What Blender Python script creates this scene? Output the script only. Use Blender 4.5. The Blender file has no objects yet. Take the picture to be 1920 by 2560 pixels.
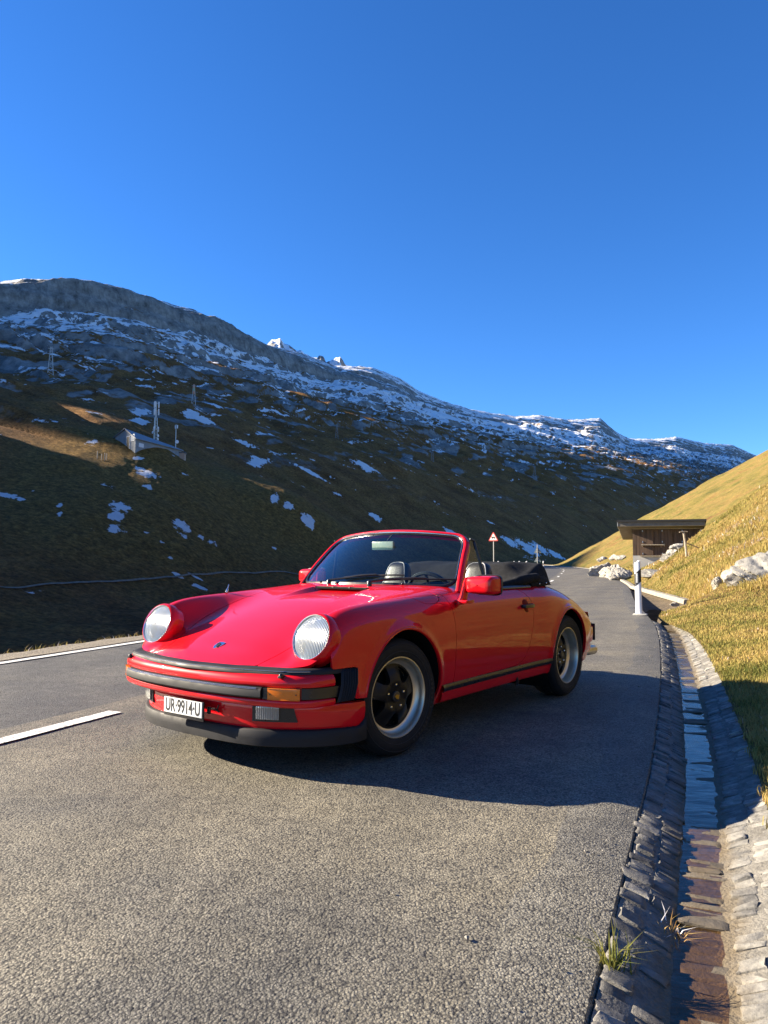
import bpy, bmesh, math, random
import numpy as np
from mathutils import Vector, Matrix
from math import radians as RAD, sin, cos, pi, sqrt, atan2, tan

# ------------------------------------------------------------------ camera, sky, sun, exposure
scene = bpy.context.scene
C = scene.collection
CAM_H, CAM_PITCH, CAM_ROLL = 1.0597, 0.0647, 0.0041
cam = bpy.data.cameras.new('camera')
cam_o = bpy.data.objects.new('camera', cam); C.objects.link(cam_o)
cam.sensor_fit = 'VERTICAL'; cam.sensor_height = 36.0; cam.lens = 25.99
cam.clip_start = 0.05; cam.clip_end = 40000
cam_o.matrix_world = Matrix.Translation((0, 0, CAM_H)) @ Matrix.Rotation(pi/2 + CAM_PITCH, 4, 'X') @ Matrix.Rotation(CAM_ROLL, 4, 'Z')
scene.camera = cam_o

SUN_EL = 22.3
SUN_AZ = -77.0            # degrees from +Y, negative = to the left
sv = Vector((sin(RAD(SUN_AZ))*cos(RAD(SUN_EL)), cos(RAD(SUN_AZ))*cos(RAD(SUN_EL)), sin(RAD(SUN_EL))))
world = bpy.data.worlds.new('World'); scene.world = world; world.use_nodes = True
wn = world.node_tree.nodes; wl = world.node_tree.links
sky = wn.new('ShaderNodeTexSky'); sky.sky_type = 'NISHITA'; sky.sun_disc = False
sky.sun_elevation = RAD(SUN_EL); sky.sun_rotation = RAD(SUN_AZ)
sky.altitude = 2000; sky.air_density = 1.0; sky.dust_density = 0.05; sky.ozone_density = 6.0
hs = wn.new('ShaderNodeHueSaturation'); hs.inputs['Hue'].default_value = .506; hs.inputs['Saturation'].default_value = 1.14; hs.inputs['Value'].default_value = 1.0
bg = wn['Background']; bg.inputs['Strength'].default_value = 0.07
wl.new(sky.outputs[0], hs.inputs['Color']); wl.new(hs.outputs[0], bg.inputs['Color'])
sun = bpy.data.lights.new('sun', 'SUN'); sun.energy = 5.0; sun.angle = RAD(0.5); sun.color = (1.0, 0.87, 0.68)
sun_o = bpy.data.objects.new('sun', sun); C.objects.link(sun_o)
sun_o.rotation_euler = (-sv).to_track_quat('-Z', 'Y').to_euler()
scene.view_settings.view_transform = 'Standard'; scene.view_settings.look = 'None'
scene.view_settings.exposure = 1.95; scene.view_settings.gamma = 1.0
scene.cycles.max_bounces = 6; scene.cycles.transparent_max_bounces = 12
scene.cycles.caustics_reflective = False; scene.cycles.caustics_refractive = False

# ------------------------------------------------------------------ helpers
rng = np.random.default_rng(7)
random.seed(7)

def mesh_np(name, V, F, mat=None, parent=None, smooth=True, attrs=None, mats=None, midx=None):
    """V (n,3); F: list of index arrays, or an (m,k) array"""
    me = bpy.data.meshes.new(name)
    V = np.asarray(V, dtype=np.float32)
    if isinstance(F, np.ndarray):
        m, k = F.shape
        me.vertices.add(len(V)); me.vertices.foreach_set('co', V.ravel())
        me.loops.add(m*k); me.loops.foreach_set('vertex_index', F.astype(np.int32).ravel())
        me.polygons.add(m)
        me.polygons.foreach_set('loop_start', np.arange(0, m*k, k, dtype=np.int32))
        me.polygons.foreach_set('loop_total', np.full(m, k, dtype=np.int32))
    else:
        F = [list(map(int, f)) for f in F]
        me.vertices.add(len(V)); me.vertices.foreach_set('co', V.ravel())
        tot = [len(f) for f in F]; st = np.concatenate([[0], np.cumsum(tot)[:-1]]) if tot else np.zeros(0)
        me.loops.add(sum(tot)); me.loops.foreach_set('vertex_index', np.array([i for f in F for i in f], dtype=np.int32))
        me.polygons.add(len(F))
        me.polygons.foreach_set('loop_start', np.array(st, dtype=np.int32)); me.polygons.foreach_set('loop_total', np.array(tot, dtype=np.int32))
    if midx is not None: me.polygons.foreach_set('material_index', np.asarray(midx, dtype=np.int32))
    me.update(calc_edges=True); me.validate(verbose=False)
    me.polygons.foreach_set('use_smooth', np.full(len(me.polygons), smooth, dtype=bool))
    if attrs:
        for k, a in attrs.items():
            a = np.asarray(a, dtype=np.float32)
            if a.ndim == 1:
                at = me.attributes.new(k, 'FLOAT', 'POINT'); at.data.foreach_set('value', a)
            else:
                at = me.attributes.new(k, 'FLOAT_VECTOR', 'POINT'); at.data.foreach_set('vector', a.ravel())
    if mats:
        for mm in mats: me.materials.append(mm)
    elif mat: me.materials.append(mat)
    o = bpy.data.objects.new(name, me); C.objects.link(o)
    if parent is not None: o.parent = parent
    return o

class MB:
    """collects plain shapes into ONE mesh"""
    def __init__(s): s.v = []; s.f = []; s.mi = []; s.cur = 0
    def add(s, V, F, M=None):
        V = np.asarray(V, dtype=float)
        if M is not None:
            M = np.array(M); V = V @ M[:3, :3].T + M[:3, 3]
        b = sum(len(x) for x in s.v)
        s.v.append(V); s.f += [[i+b for i in f] for f in F]; s.mi += [s.cur]*len(F)
        return s
    def box(s, c, d, M=None, bev=0.0):
        x, y, z = [q/2 for q in d]
        if bev <= 0:
            V = np.array([(sx*x, sy*y, sz*z) for sz in (-1, 1) for sy in (-1, 1) for sx in (-1, 1)]) + np.array(c)
            F = [(0, 2, 3, 1), (4, 5, 7, 6), (0, 1, 5, 4), (2, 6, 7, 3), (0, 4, 6, 2), (1, 3, 7, 5)]
            return s.add(V, F, M)
        b = min(bev, x*.95, y*.95, z*.95)
        bm = bmesh.new(); bmesh.ops.create_cube(bm, size=1.0)
        for v in bm.verts: v.co = Vector((v.co.x*2*x, v.co.y*2*y, v.co.z*2*z))
        bmesh.ops.bevel(bm, geom=bm.edges[:], offset=b, segments=2, profile=0.6, affect='EDGES')
        V = np.array([v.co[:] for v in bm.verts]) + np.array(c); F = [[v.index for v in f.verts] for f in bm.faces]
        bm.free()
        return s.add(V, F, M)
    def lathe(s, prof, n=32, M=None, cap=False, closed=False):
        """prof: (r, h); axis = local z"""
        prof = np.asarray(prof, float); k = len(prof)
        a = np.arange(n)*2*pi/n
        V = np.stack([np.outer(prof[:, 0], np.cos(a)), np.outer(prof[:, 0], np.sin(a)), np.repeat(prof[:, 1][:, None], n, 1)], -1).reshape(-1, 3)
        F = []
        for i in range(k-1 if not closed else k):
            i2 = (i+1) % k
            for j in range(n):
                j2 = (j+1) % n
                F.append((i*n+j, i*n+j2, i2*n+j2, i2*n+j))
        if cap:
            F.append(list(range(n))[::-1]); F.append([(k-1)*n+j for j in range(n)])
        return s.add(V, F, M)
    def tube(s, pts, r, n=8, closed=False, cap=True):
        pts = np.asarray(pts, float); m = len(pts)
        r = np.full(m, r) if np.isscalar(r) else np.asarray(r)
        if closed: T = np.roll(pts, -1, 0)-np.roll(pts, 1, 0)
        else: T = np.gradient(pts, axis=0)
        T /= np.linalg.norm(T, axis=1)[:, None]+1e-12
        up = np.array([0, 0, 1.0])
        if abs(T[0] @ up) > .9: up = np.array([1.0, 0, 0])
        N = np.zeros_like(pts); nn = up-T[0]*(up @ T[0]); nn /= np.linalg.norm(nn)
        for i in range(m):
            nn = nn-T[i]*(nn @ T[i]); nn /= np.linalg.norm(nn)+1e-12; N[i] = nn
        B = np.cross(T, N)
        a = np.arange(n)*2*pi/n
        V = (pts[:, None]+r[:, None, None]*(np.cos(a)[None, :, None]*N[:, None]+np.sin(a)[None, :, None]*B[:, None])).reshape(-1, 3)
        F = []
        for i in range(m if closed else m-1):
            i2 = (i+1) % m
            for j in range(n): F.append((i*n+j, i*n+(j+1) % n, i2*n+(j+1) % n, i2*n+j))
        if cap and not closed:
            F.append(list(range(n))[::-1]); F.append([(m-1)*n+j for j in range(n)])
        return s.add(V, F)
    def prism(s, poly, h, M=None):
        """poly in local xy, extruded 0..h along z"""
        n = len(poly)
        V = [(p[0], p[1], 0) for p in poly]+[(p[0], p[1], h) for p in poly]
        F = [list(range(n))[::-1], list(range(n, 2*n))]+[(i, (i+1) % n, n+(i+1) % n, n+i) for i in range(n)]
        return s.add(V, F, M)
    def grid(s, P, flip=False):
        nu, nv = P.shape[:2]
        I = np.arange(nu*nv).reshape(nu, nv)
        q = np.stack([I[:-1, :-1], I[1:, :-1], I[1:, 1:], I[:-1, 1:]], -1).reshape(-1, 4)
        if flip: q = q[:, ::-1]
        return s.add(P.reshape(-1, 3), q.tolist())
    def sphere(s, c, r, n=12, m=8, M=None):
        r = np.array([r, r, r]) if np.isscalar(r) else np.array(r)
        V = []
        for i in range(m+1):
            t = pi*i/m
            for j in range(n): V.append((sin(t)*cos(2*pi*j/n), sin(t)*sin(2*pi*j/n), cos(t)))
        F = [(i*n+j, (i+1)*n+j, (i+1)*n+(j+1) % n, i*n+(j+1) % n) for i in range(m) for j in range(n)]
        return s.add(np.array(V)*r+np.array(c), F, M)
    def build(s, name, mat=None, parent=None, smooth=True, mats=None, angle=None):
        o = mesh_np(name, np.concatenate(s.v), s.f, mat, parent, smooth, mats=mats, midx=s.mi if mats else None)
        if smooth: sharp(o, angle if angle is not None else 38)
        return o

def sharp(o, deg):
    try: o.data.set_sharp_from_angle(angle=RAD(deg))
    except Exception: pass

def mat_at(loc, x=None, z=None):
    """4x4 frame with local z along z and local x as near x as possible"""
    z = Vector(z if z is not None else (0, 0, 1)).normalized()
    x = Vector(x if x is not None else (1, 0, 0)); x = (x-z*x.dot(z)).normalized()
    y = z.cross(x)
    M = Matrix((x, y, z)).transposed().to_4x4(); M.translation = Vector(loc)
    return M

def tag(o, label=None, cat=None, group=None, kind=None):
    if label: o['label'] = label
    if cat: o['category'] = cat
    if group: o['group'] = group
    if kind: o['kind'] = kind
    return o

def empty(name, loc=(0, 0, 0), rz=0.0, label=None, cat=None, group=None):
    o = bpy.data.objects.new(name, None); C.objects.link(o)
    o.location = loc; o.rotation_euler = (0, 0, rz); o.empty_display_size = .2
    return tag(o, label, cat, group)

def dup_tree(o, parent=None):
    c = o.copy(); C.objects.link(c)
    if parent is not None: c.parent = parent
    for ch in list(o.children): dup_tree(ch, c)
    return c

def pchip(xk, yk, x):
    xk = np.asarray(xk, float); yk = np.asarray(yk, float)
    if xk[0] > xk[-1]: xk = xk[::-1]; yk = yk[::-1]
    h = np.diff(xk); d = np.diff(yk)/h
    m = np.zeros_like(yk)
    for i in range(1, len(yk)-1):
        if d[i-1]*d[i] > 0:
            w1 = 2*h[i]+h[i-1]; w2 = h[i]+2*h[i-1]; m[i] = (w1+w2)/(w1/d[i-1]+w2/d[i])
    m[0] = d[0]; m[-1] = d[-1]
    x = np.clip(np.asarray(x, float), xk[0], xk[-1]); i = np.clip(np.searchsorted(xk, x)-1, 0, len(h)-1)
    t = (x-xk[i])/h[i]
    return ((2*t**3-3*t**2+1)*yk[i]+(t**3-2*t**2+t)*h[i]*m[i]+(-2*t**3+3*t**2)*yk[i+1]+(t**3-t**2)*h[i]*m[i+1])

def catmull(pts, n, closed=False):
    """smooth curve through pts, n samples per span"""
    P = np.asarray(pts, float)
    if closed: Q = np.concatenate([P[-1:], P, P[:2]])
    else: Q = np.concatenate([2*P[:1]-P[1:2], P, 2*P[-1:]-P[-2:-1]])
    out = []
    for i in range(1, len(Q)-2):
        p0, p1, p2, p3 = Q[i-1:i+3]
        t = np.linspace(0, 1, n, endpoint=False)[:, None]
        out.append(.5*((2*p1)+(-p0+p2)*t+(2*p0-5*p1+4*p2-p3)*t**2+(-p0+3*p1-3*p2+p3)*t**3))
    r = np.concatenate(out)
    return r if closed else np.concatenate([r, P[-1:]])

def gsmooth(A, s, axis):
    r = int(3*s)+1; k = np.exp(-.5*(np.arange(-r, r+1)/s)**2); k /= k.sum()
    A = np.moveaxis(A, axis, 0)
    P = np.concatenate([2*A[:1]-A[1:r+1][::-1], A, 2*A[-1:]-A[-r-1:-1][::-1]])
    out = sum(k[i]*P[i:i+len(A)] for i in range(2*r+1))
    return np.moveaxis(out, 0, axis)
# --- value/gradient noise in numpy
def _hash(ix, iy, seed):
    h = (ix.astype(np.int64)*374761393+iy.astype(np.int64)*668265263+seed*2147483647+1013904223) & 0xffffffff
    h = ((h ^ (h >> 13))*1274126177) & 0xffffffff
    return (h ^ (h >> 16)) & 0xffffffff
def noise2(x, y, seed=0):
    ix = np.floor(x); iy = np.floor(y); fx = x-ix; fy = y-iy
    def g(dx, dy):
        a = _hash(ix+dx, iy+dy, seed)/4294967296.0*2*pi
        return np.cos(a)*(fx-dx)+np.sin(a)*(fy-dy)
    u = fx*fx*fx*(fx*(fx*6-15)+10); v = fy*fy*fy*(fy*(fy*6-15)+10)
    a = g(0, 0)*(1-u)+g(1, 0)*u; b = g(0, 1)*(1-u)+g(1, 1)*u
    return (a*(1-v)+b*v)*1.41
def fbm(x, y, o=4, seed=0, lac=2.03, gain=.5, ridged=False):
    s = 0.0; a = 1.0; n = 0.0
    for i in range(o):
        t = noise2(x, y, seed+i*17)
        if ridged: t = 1-2*np.abs(t)
        s = s+a*t; n += a; a *= gain; x = x*lac+13.7; y = y*lac-7.1
    return s/n
def sstep(a, b, x):
    t = np.clip((x-a)/(b-a), 0, 1); return t*t*(3-2*t)

# --- material helpers
def new_mat(name):
    m = bpy.data.materials.new(name); m.use_nodes = True
    return m, m.node_tree.nodes, m.node_tree.links, m.node_tree.nodes['Principled BSDF']
def pbr(name, col, rough=.5, metal=0.0, coat=0.0, spec=.5, var=0.0, vscale=8.0, bump=0.0, bscale=60.0, coords='Object', rvar=0.0):
    m, n, l, b = new_mat(name)
    b.inputs['Base Color'].default_value = (*col, 1); b.inputs['Roughness'].default_value = rough
    b.inputs['Metallic'].default_value = metal; b.inputs['Coat Weight'].default_value = coat
    b.inputs['Coat Roughness'].default_value = .03; b.inputs['Specular IOR Level'].default_value = spec
    if var or bump or rvar:
        tc = n.new('ShaderNodeTexCoord')
    if var or rvar:
        nz = n.new('ShaderNodeTexNoise'); nz.inputs['Scale'].default_value = vscale; nz.inputs['Detail'].default_value = 6; nz.inputs['Roughness'].default_value = .65
        l.new(tc.outputs[coords], nz.inputs['Vector'])
    if var:
        r = n.new('ShaderNodeValToRGB'); e = r.color_ramp.elements
        e[0].position = .3; e[1].position = .7
        e[0].color = (*[max(0, c*(1-var)) for c in col], 1); e[1].color = (*[min(1, c*(1+var)) for c in col], 1)
        l.new(nz.outputs['Fac'], r.inputs['Fac']); l.new(r.outputs['Color'], b.inputs['Base Color'])
    if rvar:
        mr = n.new('ShaderNodeMapRange'); mr.inputs['To Min'].default_value = max(.02, rough-rvar); mr.inputs['To Max'].default_value = min(1, rough+rvar)
        mr.inputs['From Min'].default_value = .3; mr.inputs['From Max'].default_value = .7
        l.new(nz.outputs['Fac'], mr.inputs['Value']); l.new(mr.outputs['Result'], b.inputs['Roughness'])
    if bump:
        nb = n.new('ShaderNodeTexNoise'); nb.inputs['Scale'].default_value = bscale; nb.inputs['Detail'].default_value = 5
        l.new(tc.outputs[coords], nb.inputs['Vector'])
        bp = n.new('ShaderNodeBump'); bp.inputs['Strength'].default_value = bump; bp.inputs['Distance'].default_value = 1/bscale
        l.new(nb.outputs['Fac'], bp.inputs['Height']); l.new(bp.outputs['Normal'], b.inputs['Normal'])
    return m

def schlick(n, l, f0, normal=None):
    """side-independent Fresnel factor for thin sheets"""
    lw = n.new('ShaderNodeLayerWeight'); lw.inputs['Blend'].default_value = .5
    if normal is not None: l.new(normal, lw.inputs['Normal'])
    pw = n.new('ShaderNodeMath'); pw.operation = 'POWER'; pw.inputs[1].default_value = 5.0; l.new(lw.outputs['Facing'], pw.inputs[0])
    ma = n.new('ShaderNodeMath'); ma.operation = 'MULTIPLY_ADD'; ma.inputs[1].default_value = 1-f0; ma.inputs[2].default_value = f0; l.new(pw.outputs[0], ma.inputs[0])
    return ma.outputs[0]
# ================================================================== THE SETTING
# right edge of the asphalt (metres; camera above the origin looking along +Y)
RE_K = [(-4.75, -11), (-2.05, -4.2), (-.2, .2), (.46, 1.77), (1.09, 3.23), (1.62, 4.5), (2.78, 7.5), (4.22, 11.5), (5.12, 14.4), (6.75, 20), (9.75, 29.5), (11.8, 36.6), (16.6, 54.7), (24.7, 87), (29.2, 110), (33.0, 135), (36.2, 160), (38.5, 180), (39.5, 190)]
RE = catmull(RE_K, 16)
def resample(Pc, step0=.25, grow=1.0):
    d = np.concatenate([[0], np.cumsum(np.linalg.norm(np.diff(Pc, axis=0), axis=1))])
    s = [0.0]
    while s[-1] < d[-1]: s.append(s[-1]+step0*max(1, abs(s[-1]-13)*.03*grow))
    s = np.array(s[:-1]); return np.stack([np.interp(s, d, Pc[:, k]) for k in range(Pc.shape[1])], 1), s
REs, SS = resample(gsmooth(RE, 3, 0), .2)
def normals2(Cv):
    T = np.gradient(Cv, axis=0); T /= np.linalg.norm(T, axis=1)[:, None]; return np.stack([T[:, 1], -T[:, 0]], 1)   # to the right
RN = normals2(REs); RN = gsmooth(RN, 6, 0); RN /= np.linalg.norm(RN, axis=1)[:, None]
LE = REs-RN*6.38
SX = REs[:, 0]*0
def off(o): return REs+RN*np.asarray(o).reshape(-1, 1) if not np.isscalar(o) else REs+RN*o

# ---------------------------------------------------------------- asphalt
def asphalt_mat(name, lo, hi, warm, seed):
    m, n, l, b = new_mat(name)
    tc = n.new('ShaderNodeTexCoord')
    def vor(sc, feat='F1'):
        v = n.new('ShaderNodeTexVoronoi'); v.inputs['Scale'].default_value = sc; v.feature = feat; l.new(mapn.outputs[0], v.inputs['Vector']); return v
    def noi(sc, det=4, rough=.6):
        v = n.new('ShaderNodeTexNoise'); v.inputs['Scale'].default_value = sc; v.inputs['Detail'].default_value = det; v.inputs['Roughness'].default_value = rough; l.new(mapn.outputs[0], v.inputs['Vector']); return v
    mapn = n.new('ShaderNodeMapping'); mapn.inputs['Location'].default_value = (seed, seed*.7, 0); l.new(tc.outputs['Object'], mapn.inputs['Vector'])
    v1 = vor(128); v2 = vor(290); big = noi(.9, 5, .6); mid = noi(7, 5, .7)
    # chip colour: random per cell, darker binder between chips
    rp = n.new('ShaderNodeValToRGB'); e = rp.color_ramp.elements; e[0].position = .0; e[1].position = 1.0
    e[0].color = (lo*.55, lo*.53, lo*.5, 1); e[1].color = (hi*1.3*warm[0], hi*1.3*warm[1], hi*1.3*warm[2], 1)
    for p_, k_ in ((.35, .8), (.8, 1.02)):
        x = e.new(p_); x.color = (hi*k_*warm[0], hi*k_*warm[1], hi*k_*warm[2], 1)
    sp = n.new('ShaderNodeSeparateColor'); l.new(v1.outputs['Color'], sp.inputs[0]); l.new(sp.outputs[0], rp.inputs['Fac'])
    gap = n.new('ShaderNodeMapRange'); gap.inputs['From Min'].default_value = .25; gap.inputs['From Max'].default_value = .75; gap.inputs['To Min'].default_value = 1.0; gap.inputs['To Max'].default_value = .45
    l.new(v1.outputs['Distance'], gap.inputs['Value'])
    mu = n.new('ShaderNodeMix'); mu.data_type = 'RGBA'; mu.blend_type = 'MULTIPLY'; mu.inputs['Factor'].default_value = 1
    l.new(rp.outputs['Color'], mu.inputs[6]); l.new(gap.outputs[0], mu.inputs[7])
    # large patches of wear
    pr_ = n.new('ShaderNodeValToRGB'); e = pr_.color_ramp.elements; e[0].position = .33; e[1].position = .68; e[0].color = (.62, .62, .64, 1); e[1].color = (1.18, 1.12, 1.0, 1)
    l.new(big.outputs['Fac'], pr_.inputs['Fac'])
    mu2 = n.new('ShaderNodeMix'); mu2.data_type = 'RGBA'; mu2.blend_type = 'MULTIPLY'; mu2.inputs['Factor'].default_value = 1
    l.new(mu.outputs[2], mu2.inputs[6]); l.new(pr_.outputs['Color'], mu2.inputs[7])
    m2_ = n.new('ShaderNodeMapping'); m2_.vector_type = 'TEXTURE'; m2_.inputs['Rotation'].default_value = (0, 0, RAD(-20)); m2_.inputs['Scale'].default_value = (.62, 40, 1); l.new(tc.outputs['Object'], m2_.inputs['Vector'])
    bnd = n.new('ShaderNodeTexNoise'); bnd.inputs['Scale'].default_value = 1.0; bnd.inputs['Detail'].default_value = 5; bnd.inputs['Roughness'].default_value = .6; l.new(m2_.outputs[0], bnd.inputs['Vector'])
    bm_ = n.new('ShaderNodeMapRange'); bm_.inputs['From Min'].default_value = .32; bm_.inputs['From Max'].default_value = .68; bm_.inputs['To Min'].default_value = .82; bm_.inputs['To Max'].default_value = 1.14; l.new(bnd.outputs['Fac'], bm_.inputs['Value'])
    mu4 = n.new('ShaderNodeMix'); mu4.data_type = 'RGBA'; mu4.blend_type = 'MULTIPLY'; mu4.inputs['Factor'].default_value = 1; l.new(mu2.outputs[2], mu4.inputs[6]); l.new(bm_.outputs[0], mu4.inputs[7]); mu2 = mu4
    pm = n.new('ShaderNodeMapRange'); pm.inputs['From Min'].default_value = .3; pm.inputs['From Max'].default_value = .7; pm.inputs['To Min'].default_value = .75; pm.inputs['To Max'].default_value = 1.2
    l.new(mid.outputs['Fac'], pm.inputs['Value'])
    mu3 = n.new('ShaderNodeMix'); mu3.data_type = 'RGBA'; mu3.blend_type = 'MULTIPLY'; mu3.inputs['Factor'].default_value = 1
    l.new(mu2.outputs[2], mu3.inputs[6]); l.new(pm.outputs[0], mu3.inputs[7])
    l.new(mu3.outputs[2], b.inputs['Base Color'])
    b.inputs['Roughness'].default_value = .72; b.inputs['Specular IOR Level'].default_value = .45
    # relief
    h = n.new('ShaderNodeMath'); h.operation = 'MULTIPLY_ADD'; h.inputs[1].default_value = -1.0; l.new(v1.outputs['Distance'], h.inputs[0])
    h2 = n.new('ShaderNodeMath'); h2.operation = 'MULTIPLY'; h2.inputs[1].default_value = -.35; l.new(v2.outputs['Distance'], h2.inputs[0]); l.new(h2.outputs[0], h.inputs[2])
    h3 = n.new('ShaderNodeMath'); h3.operation = 'MULTIPLY_ADD'; h3.inputs[1].default_value = .8; l.new(mid.outputs['Fac'], h3.inputs[0]); l.new(h.outputs[0], h3.inputs[2])
    bp = n.new('ShaderNodeBump'); bp.inputs['Strength'].default_value = .60; bp.inputs['Distance'].default_value = .0048
    l.new(h3.outputs[0], bp.inputs['Height']); l.new(bp.outputs['Normal'], b.inputs['Normal'])
    return m
M_ASPH = asphalt_mat('asphalt_coarse', .09, .235, (1.07, 1.0, .80), 3.1)
M_ASPH2 = asphalt_mat('asphalt_fine', .065, .155, (1.0, 1.0, .95), 9.7)
M_EDGE = asphalt_mat('asphalt_edge', .09, .215, (1.02, .99, .86), 5.5)

offs = np.array([-6.38, -6.1, -5.6, -5.0, -4.4, -3.75, -3.3, -2.6, -1.9, -1.2, -.65, -.4, -.27, -.12, 0])
G = np.zeros((len(REs), len(offs), 3))
for j, o in enumerate(offs):
    w = 0*SS+o
    if j == len(offs)-1: w = w+.018*fbm(SS*5, SS*0, 4, 3)
    if offs[j] == -3.75: w = w+.05*fbm(SS*1.3, SS*0+5, 3, 8)
    if offs[j] == -.27: w = w+.13*fbm(SS*1.1, SS*0+9, 4, 12)
    G[:, j, :2] = off(w)
    G[:, j, 2] = .004*fbm(G[:, j, 0]*1.2, G[:, j, 1]*1.2, 2, 4)*(o < -.1)-.014*(j == len(offs)-1)
nr_, nc_ = G.shape[:2]; I = np.arange(nr_*nc_).reshape(nr_, nc_)
q = np.stack([I[:-1, :-1], I[:-1, 1:], I[1:, 1:], I[1:, :-1]], -1); jj = np.broadcast_to(np.arange(nc_-1)[None], q.shape[:2])
mi = np.where(jj < 5, 1, np.where(jj >= 12, 2, 0))
ROAD = mesh_np('road', G.reshape(-1, 3), q.reshape(-1, 4), midx=mi.ravel(), mats=[M_ASPH, M_ASPH2, M_EDGE]); tag(ROAD, kind='structure')
# broken edge of the asphalt: a low ragged lip
m = MB(); e0 = off(.018*fbm(SS*5, SS*0, 4, 3)); rr = fbm(SS*9, SS*0, 3, 31)
Gs = np.stack([np.c_[e0, SS*0-.012], np.c_[e0+RN*(.012+.012*rr)[:, None], SS*0-.03], np.c_[e0+RN*.02, SS*0-.10]], 1)
m.grid(Gs, flip=True); tag(m.build('road_edge', M_EDGE), kind='structure')

# ---------------------------------------------------------------- painted lines
def paint_line(name, col):
    m, n, l, b = new_mat(name)
    tc = n.new('ShaderNodeTexCoord'); nz = n.new('ShaderNodeTexNoise'); nz.inputs['Scale'].default_value = 38; nz.inputs['Detail'].default_value = 8; nz.inputs['Roughness'].default_value = .75
    l.new(tc.outputs['Object'], nz.inputs['Vector'])
    r = n.new('ShaderNodeValToRGB'); e = r.color_ramp.elements; e[0].position = .40; e[1].position = .50; e[0].color = (.22, .21, .19, 1); e[1].color = (*col, 1)
    l.new(nz.outputs['Fac'], r.inputs['Fac']); l.new(r.outputs['Color'], b.inputs['Base Color']); b.inputs['Roughness'].default_value = .6
    v = n.new('ShaderNodeTexVoronoi'); v.inputs['Scale'].default_value = 90; l.new(tc.outputs['Object'], v.inputs['Vector'])
    bp = n.new('ShaderNodeBump'); bp.inputs['Strength'].default_value = .35; bp.inputs['Distance'].default_value = .005; bp.invert = True
    l.new(v.outputs['Distance'], bp.inputs['Height']); l.new(bp.outputs['Normal'], b.inputs['Normal'])
    return m
M_LINE = paint_line('road_paint', (.78, .77, .72))
def road_at(s, o):
    p = np.array([np.interp(s, SS, REs[:, k]) for k in (0, 1)]); n_ = np.array([np.interp(s, SS, RN[:, k]) for k in (0, 1)]); return p+n_*o
def s_of_y(y, o=0.0):
    pr = REs+RN*o; return float(np.interp(y, pr[:170, 1], SS[:170])) if y < pr[169, 1] else float(np.interp(y, pr[:, 1], SS))
def stripe(name, s0, s1, o, w, n, jag=.006):
    s = np.linspace(s0, s1, n); P_ = np.array([road_at(a, o) for a in s]); N_ = np.array([road_at(a, o+1) for a in s])-P_
    ja = jag*fbm(s*9, s*0, 3, 77)
    Gm = np.stack([np.c_[P_-N_*(w/2+ja)[:, None], s*0+.0095], np.c_[P_, s*0+.0105], np.c_[P_+N_*(w/2+ja)[:, None], s*0+.0095]], 1)
    m = MB(); m.grid(Gm, flip=True); return tag(m.build(name, M_LINE), kind='structure')
sA = s_of_y(-9); sB = SS[-3]
stripe('edge_line', sA, SS[-20], -6.20, .115, 500)
cen = -3.47
s_d = s_of_y(5.18, cen)
for k, (a, b) in enumerate([(s_d-3.0, s_d)]+[(s_of_y(y, cen)-1.5, s_of_y(y, cen)+1.5) for y in (11.2, 19.8, 29.5, 38.6, 49.2, 60.8, 70.9, 80, 90, 100, 110, 121)]):
    stripe('centre_dash', a, b, cen, 0.115 if k == 0 else .14, 30)

# ---------------------------------------------------------------- terrain
A0 = RAD(35.0); DW = 700.0
EL_T = tan(RAD(SUN_EL))
ridge = [(-95, .93*EL_T), (-76, .93*EL_T), (-70, .955*EL_T), (-66.3, .96*EL_T), (-65.2, .95*EL_T), (-64.4, .885*EL_T), (-63.5, .872*EL_T), (-60, .875*EL_T), (-57.0, .872*EL_T), (-56.2, .94*EL_T), (-50, .95*EL_T), (-43, .93*EL_T), (-37, .375), (-32, .337),  # unseen left part, raised in step with the sun's height to shade the valley
 (-28.03, 0.3361), (-26.66, 0.345), (-25.25, 0.3493), (-22.06, 0.355), (-19.27, 0.3485), (-16.67, 0.3365), (-14.9, 0.3315), (-12.49, 0.3158), (-11.58, 0.3087), (-10.04, 0.2977), (-9.18, 0.2908), (-8.0, .285), (-6.8, .281), (-5.5, .274), (-4.6, .268), (-3.9, .264), (-2.88, 0.2651), (-0.99, 0.2628), (1.21, 0.249), (2.47, 0.2322), (4.35, 0.2181), (6.83, 0.2036), (10.2, 0.1928), (12.01, 0.1939), (14.09, 0.186), (16.42, 0.1863), (17.55, 0.1673), (18.45, 0.1577), (20.34, 0.1555), (21.7, 0.1572), (23.56, 0.1472), (25.37, 0.1432), (26.62, 0.1305), (27.59, 0.1222), (29, .11), (32, .09)]
RIDGE_A = np.array([a for a, _ in ridge]); RIDGE_E = np.array([e for _, e in ridge])
def ridge_e(azd): return np.interp(azd, RIDGE_A, RIDGE_E)
_ga = np.arange(-100, 40, .25); _gs = gsmooth(np.interp(_ga, RIDGE_A, RIDGE_E), 14, 0)
def ridge_soft(azd): return np.where(azd < -34, ridge_e(azd), np.interp(azd, _ga, _gs))
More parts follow.
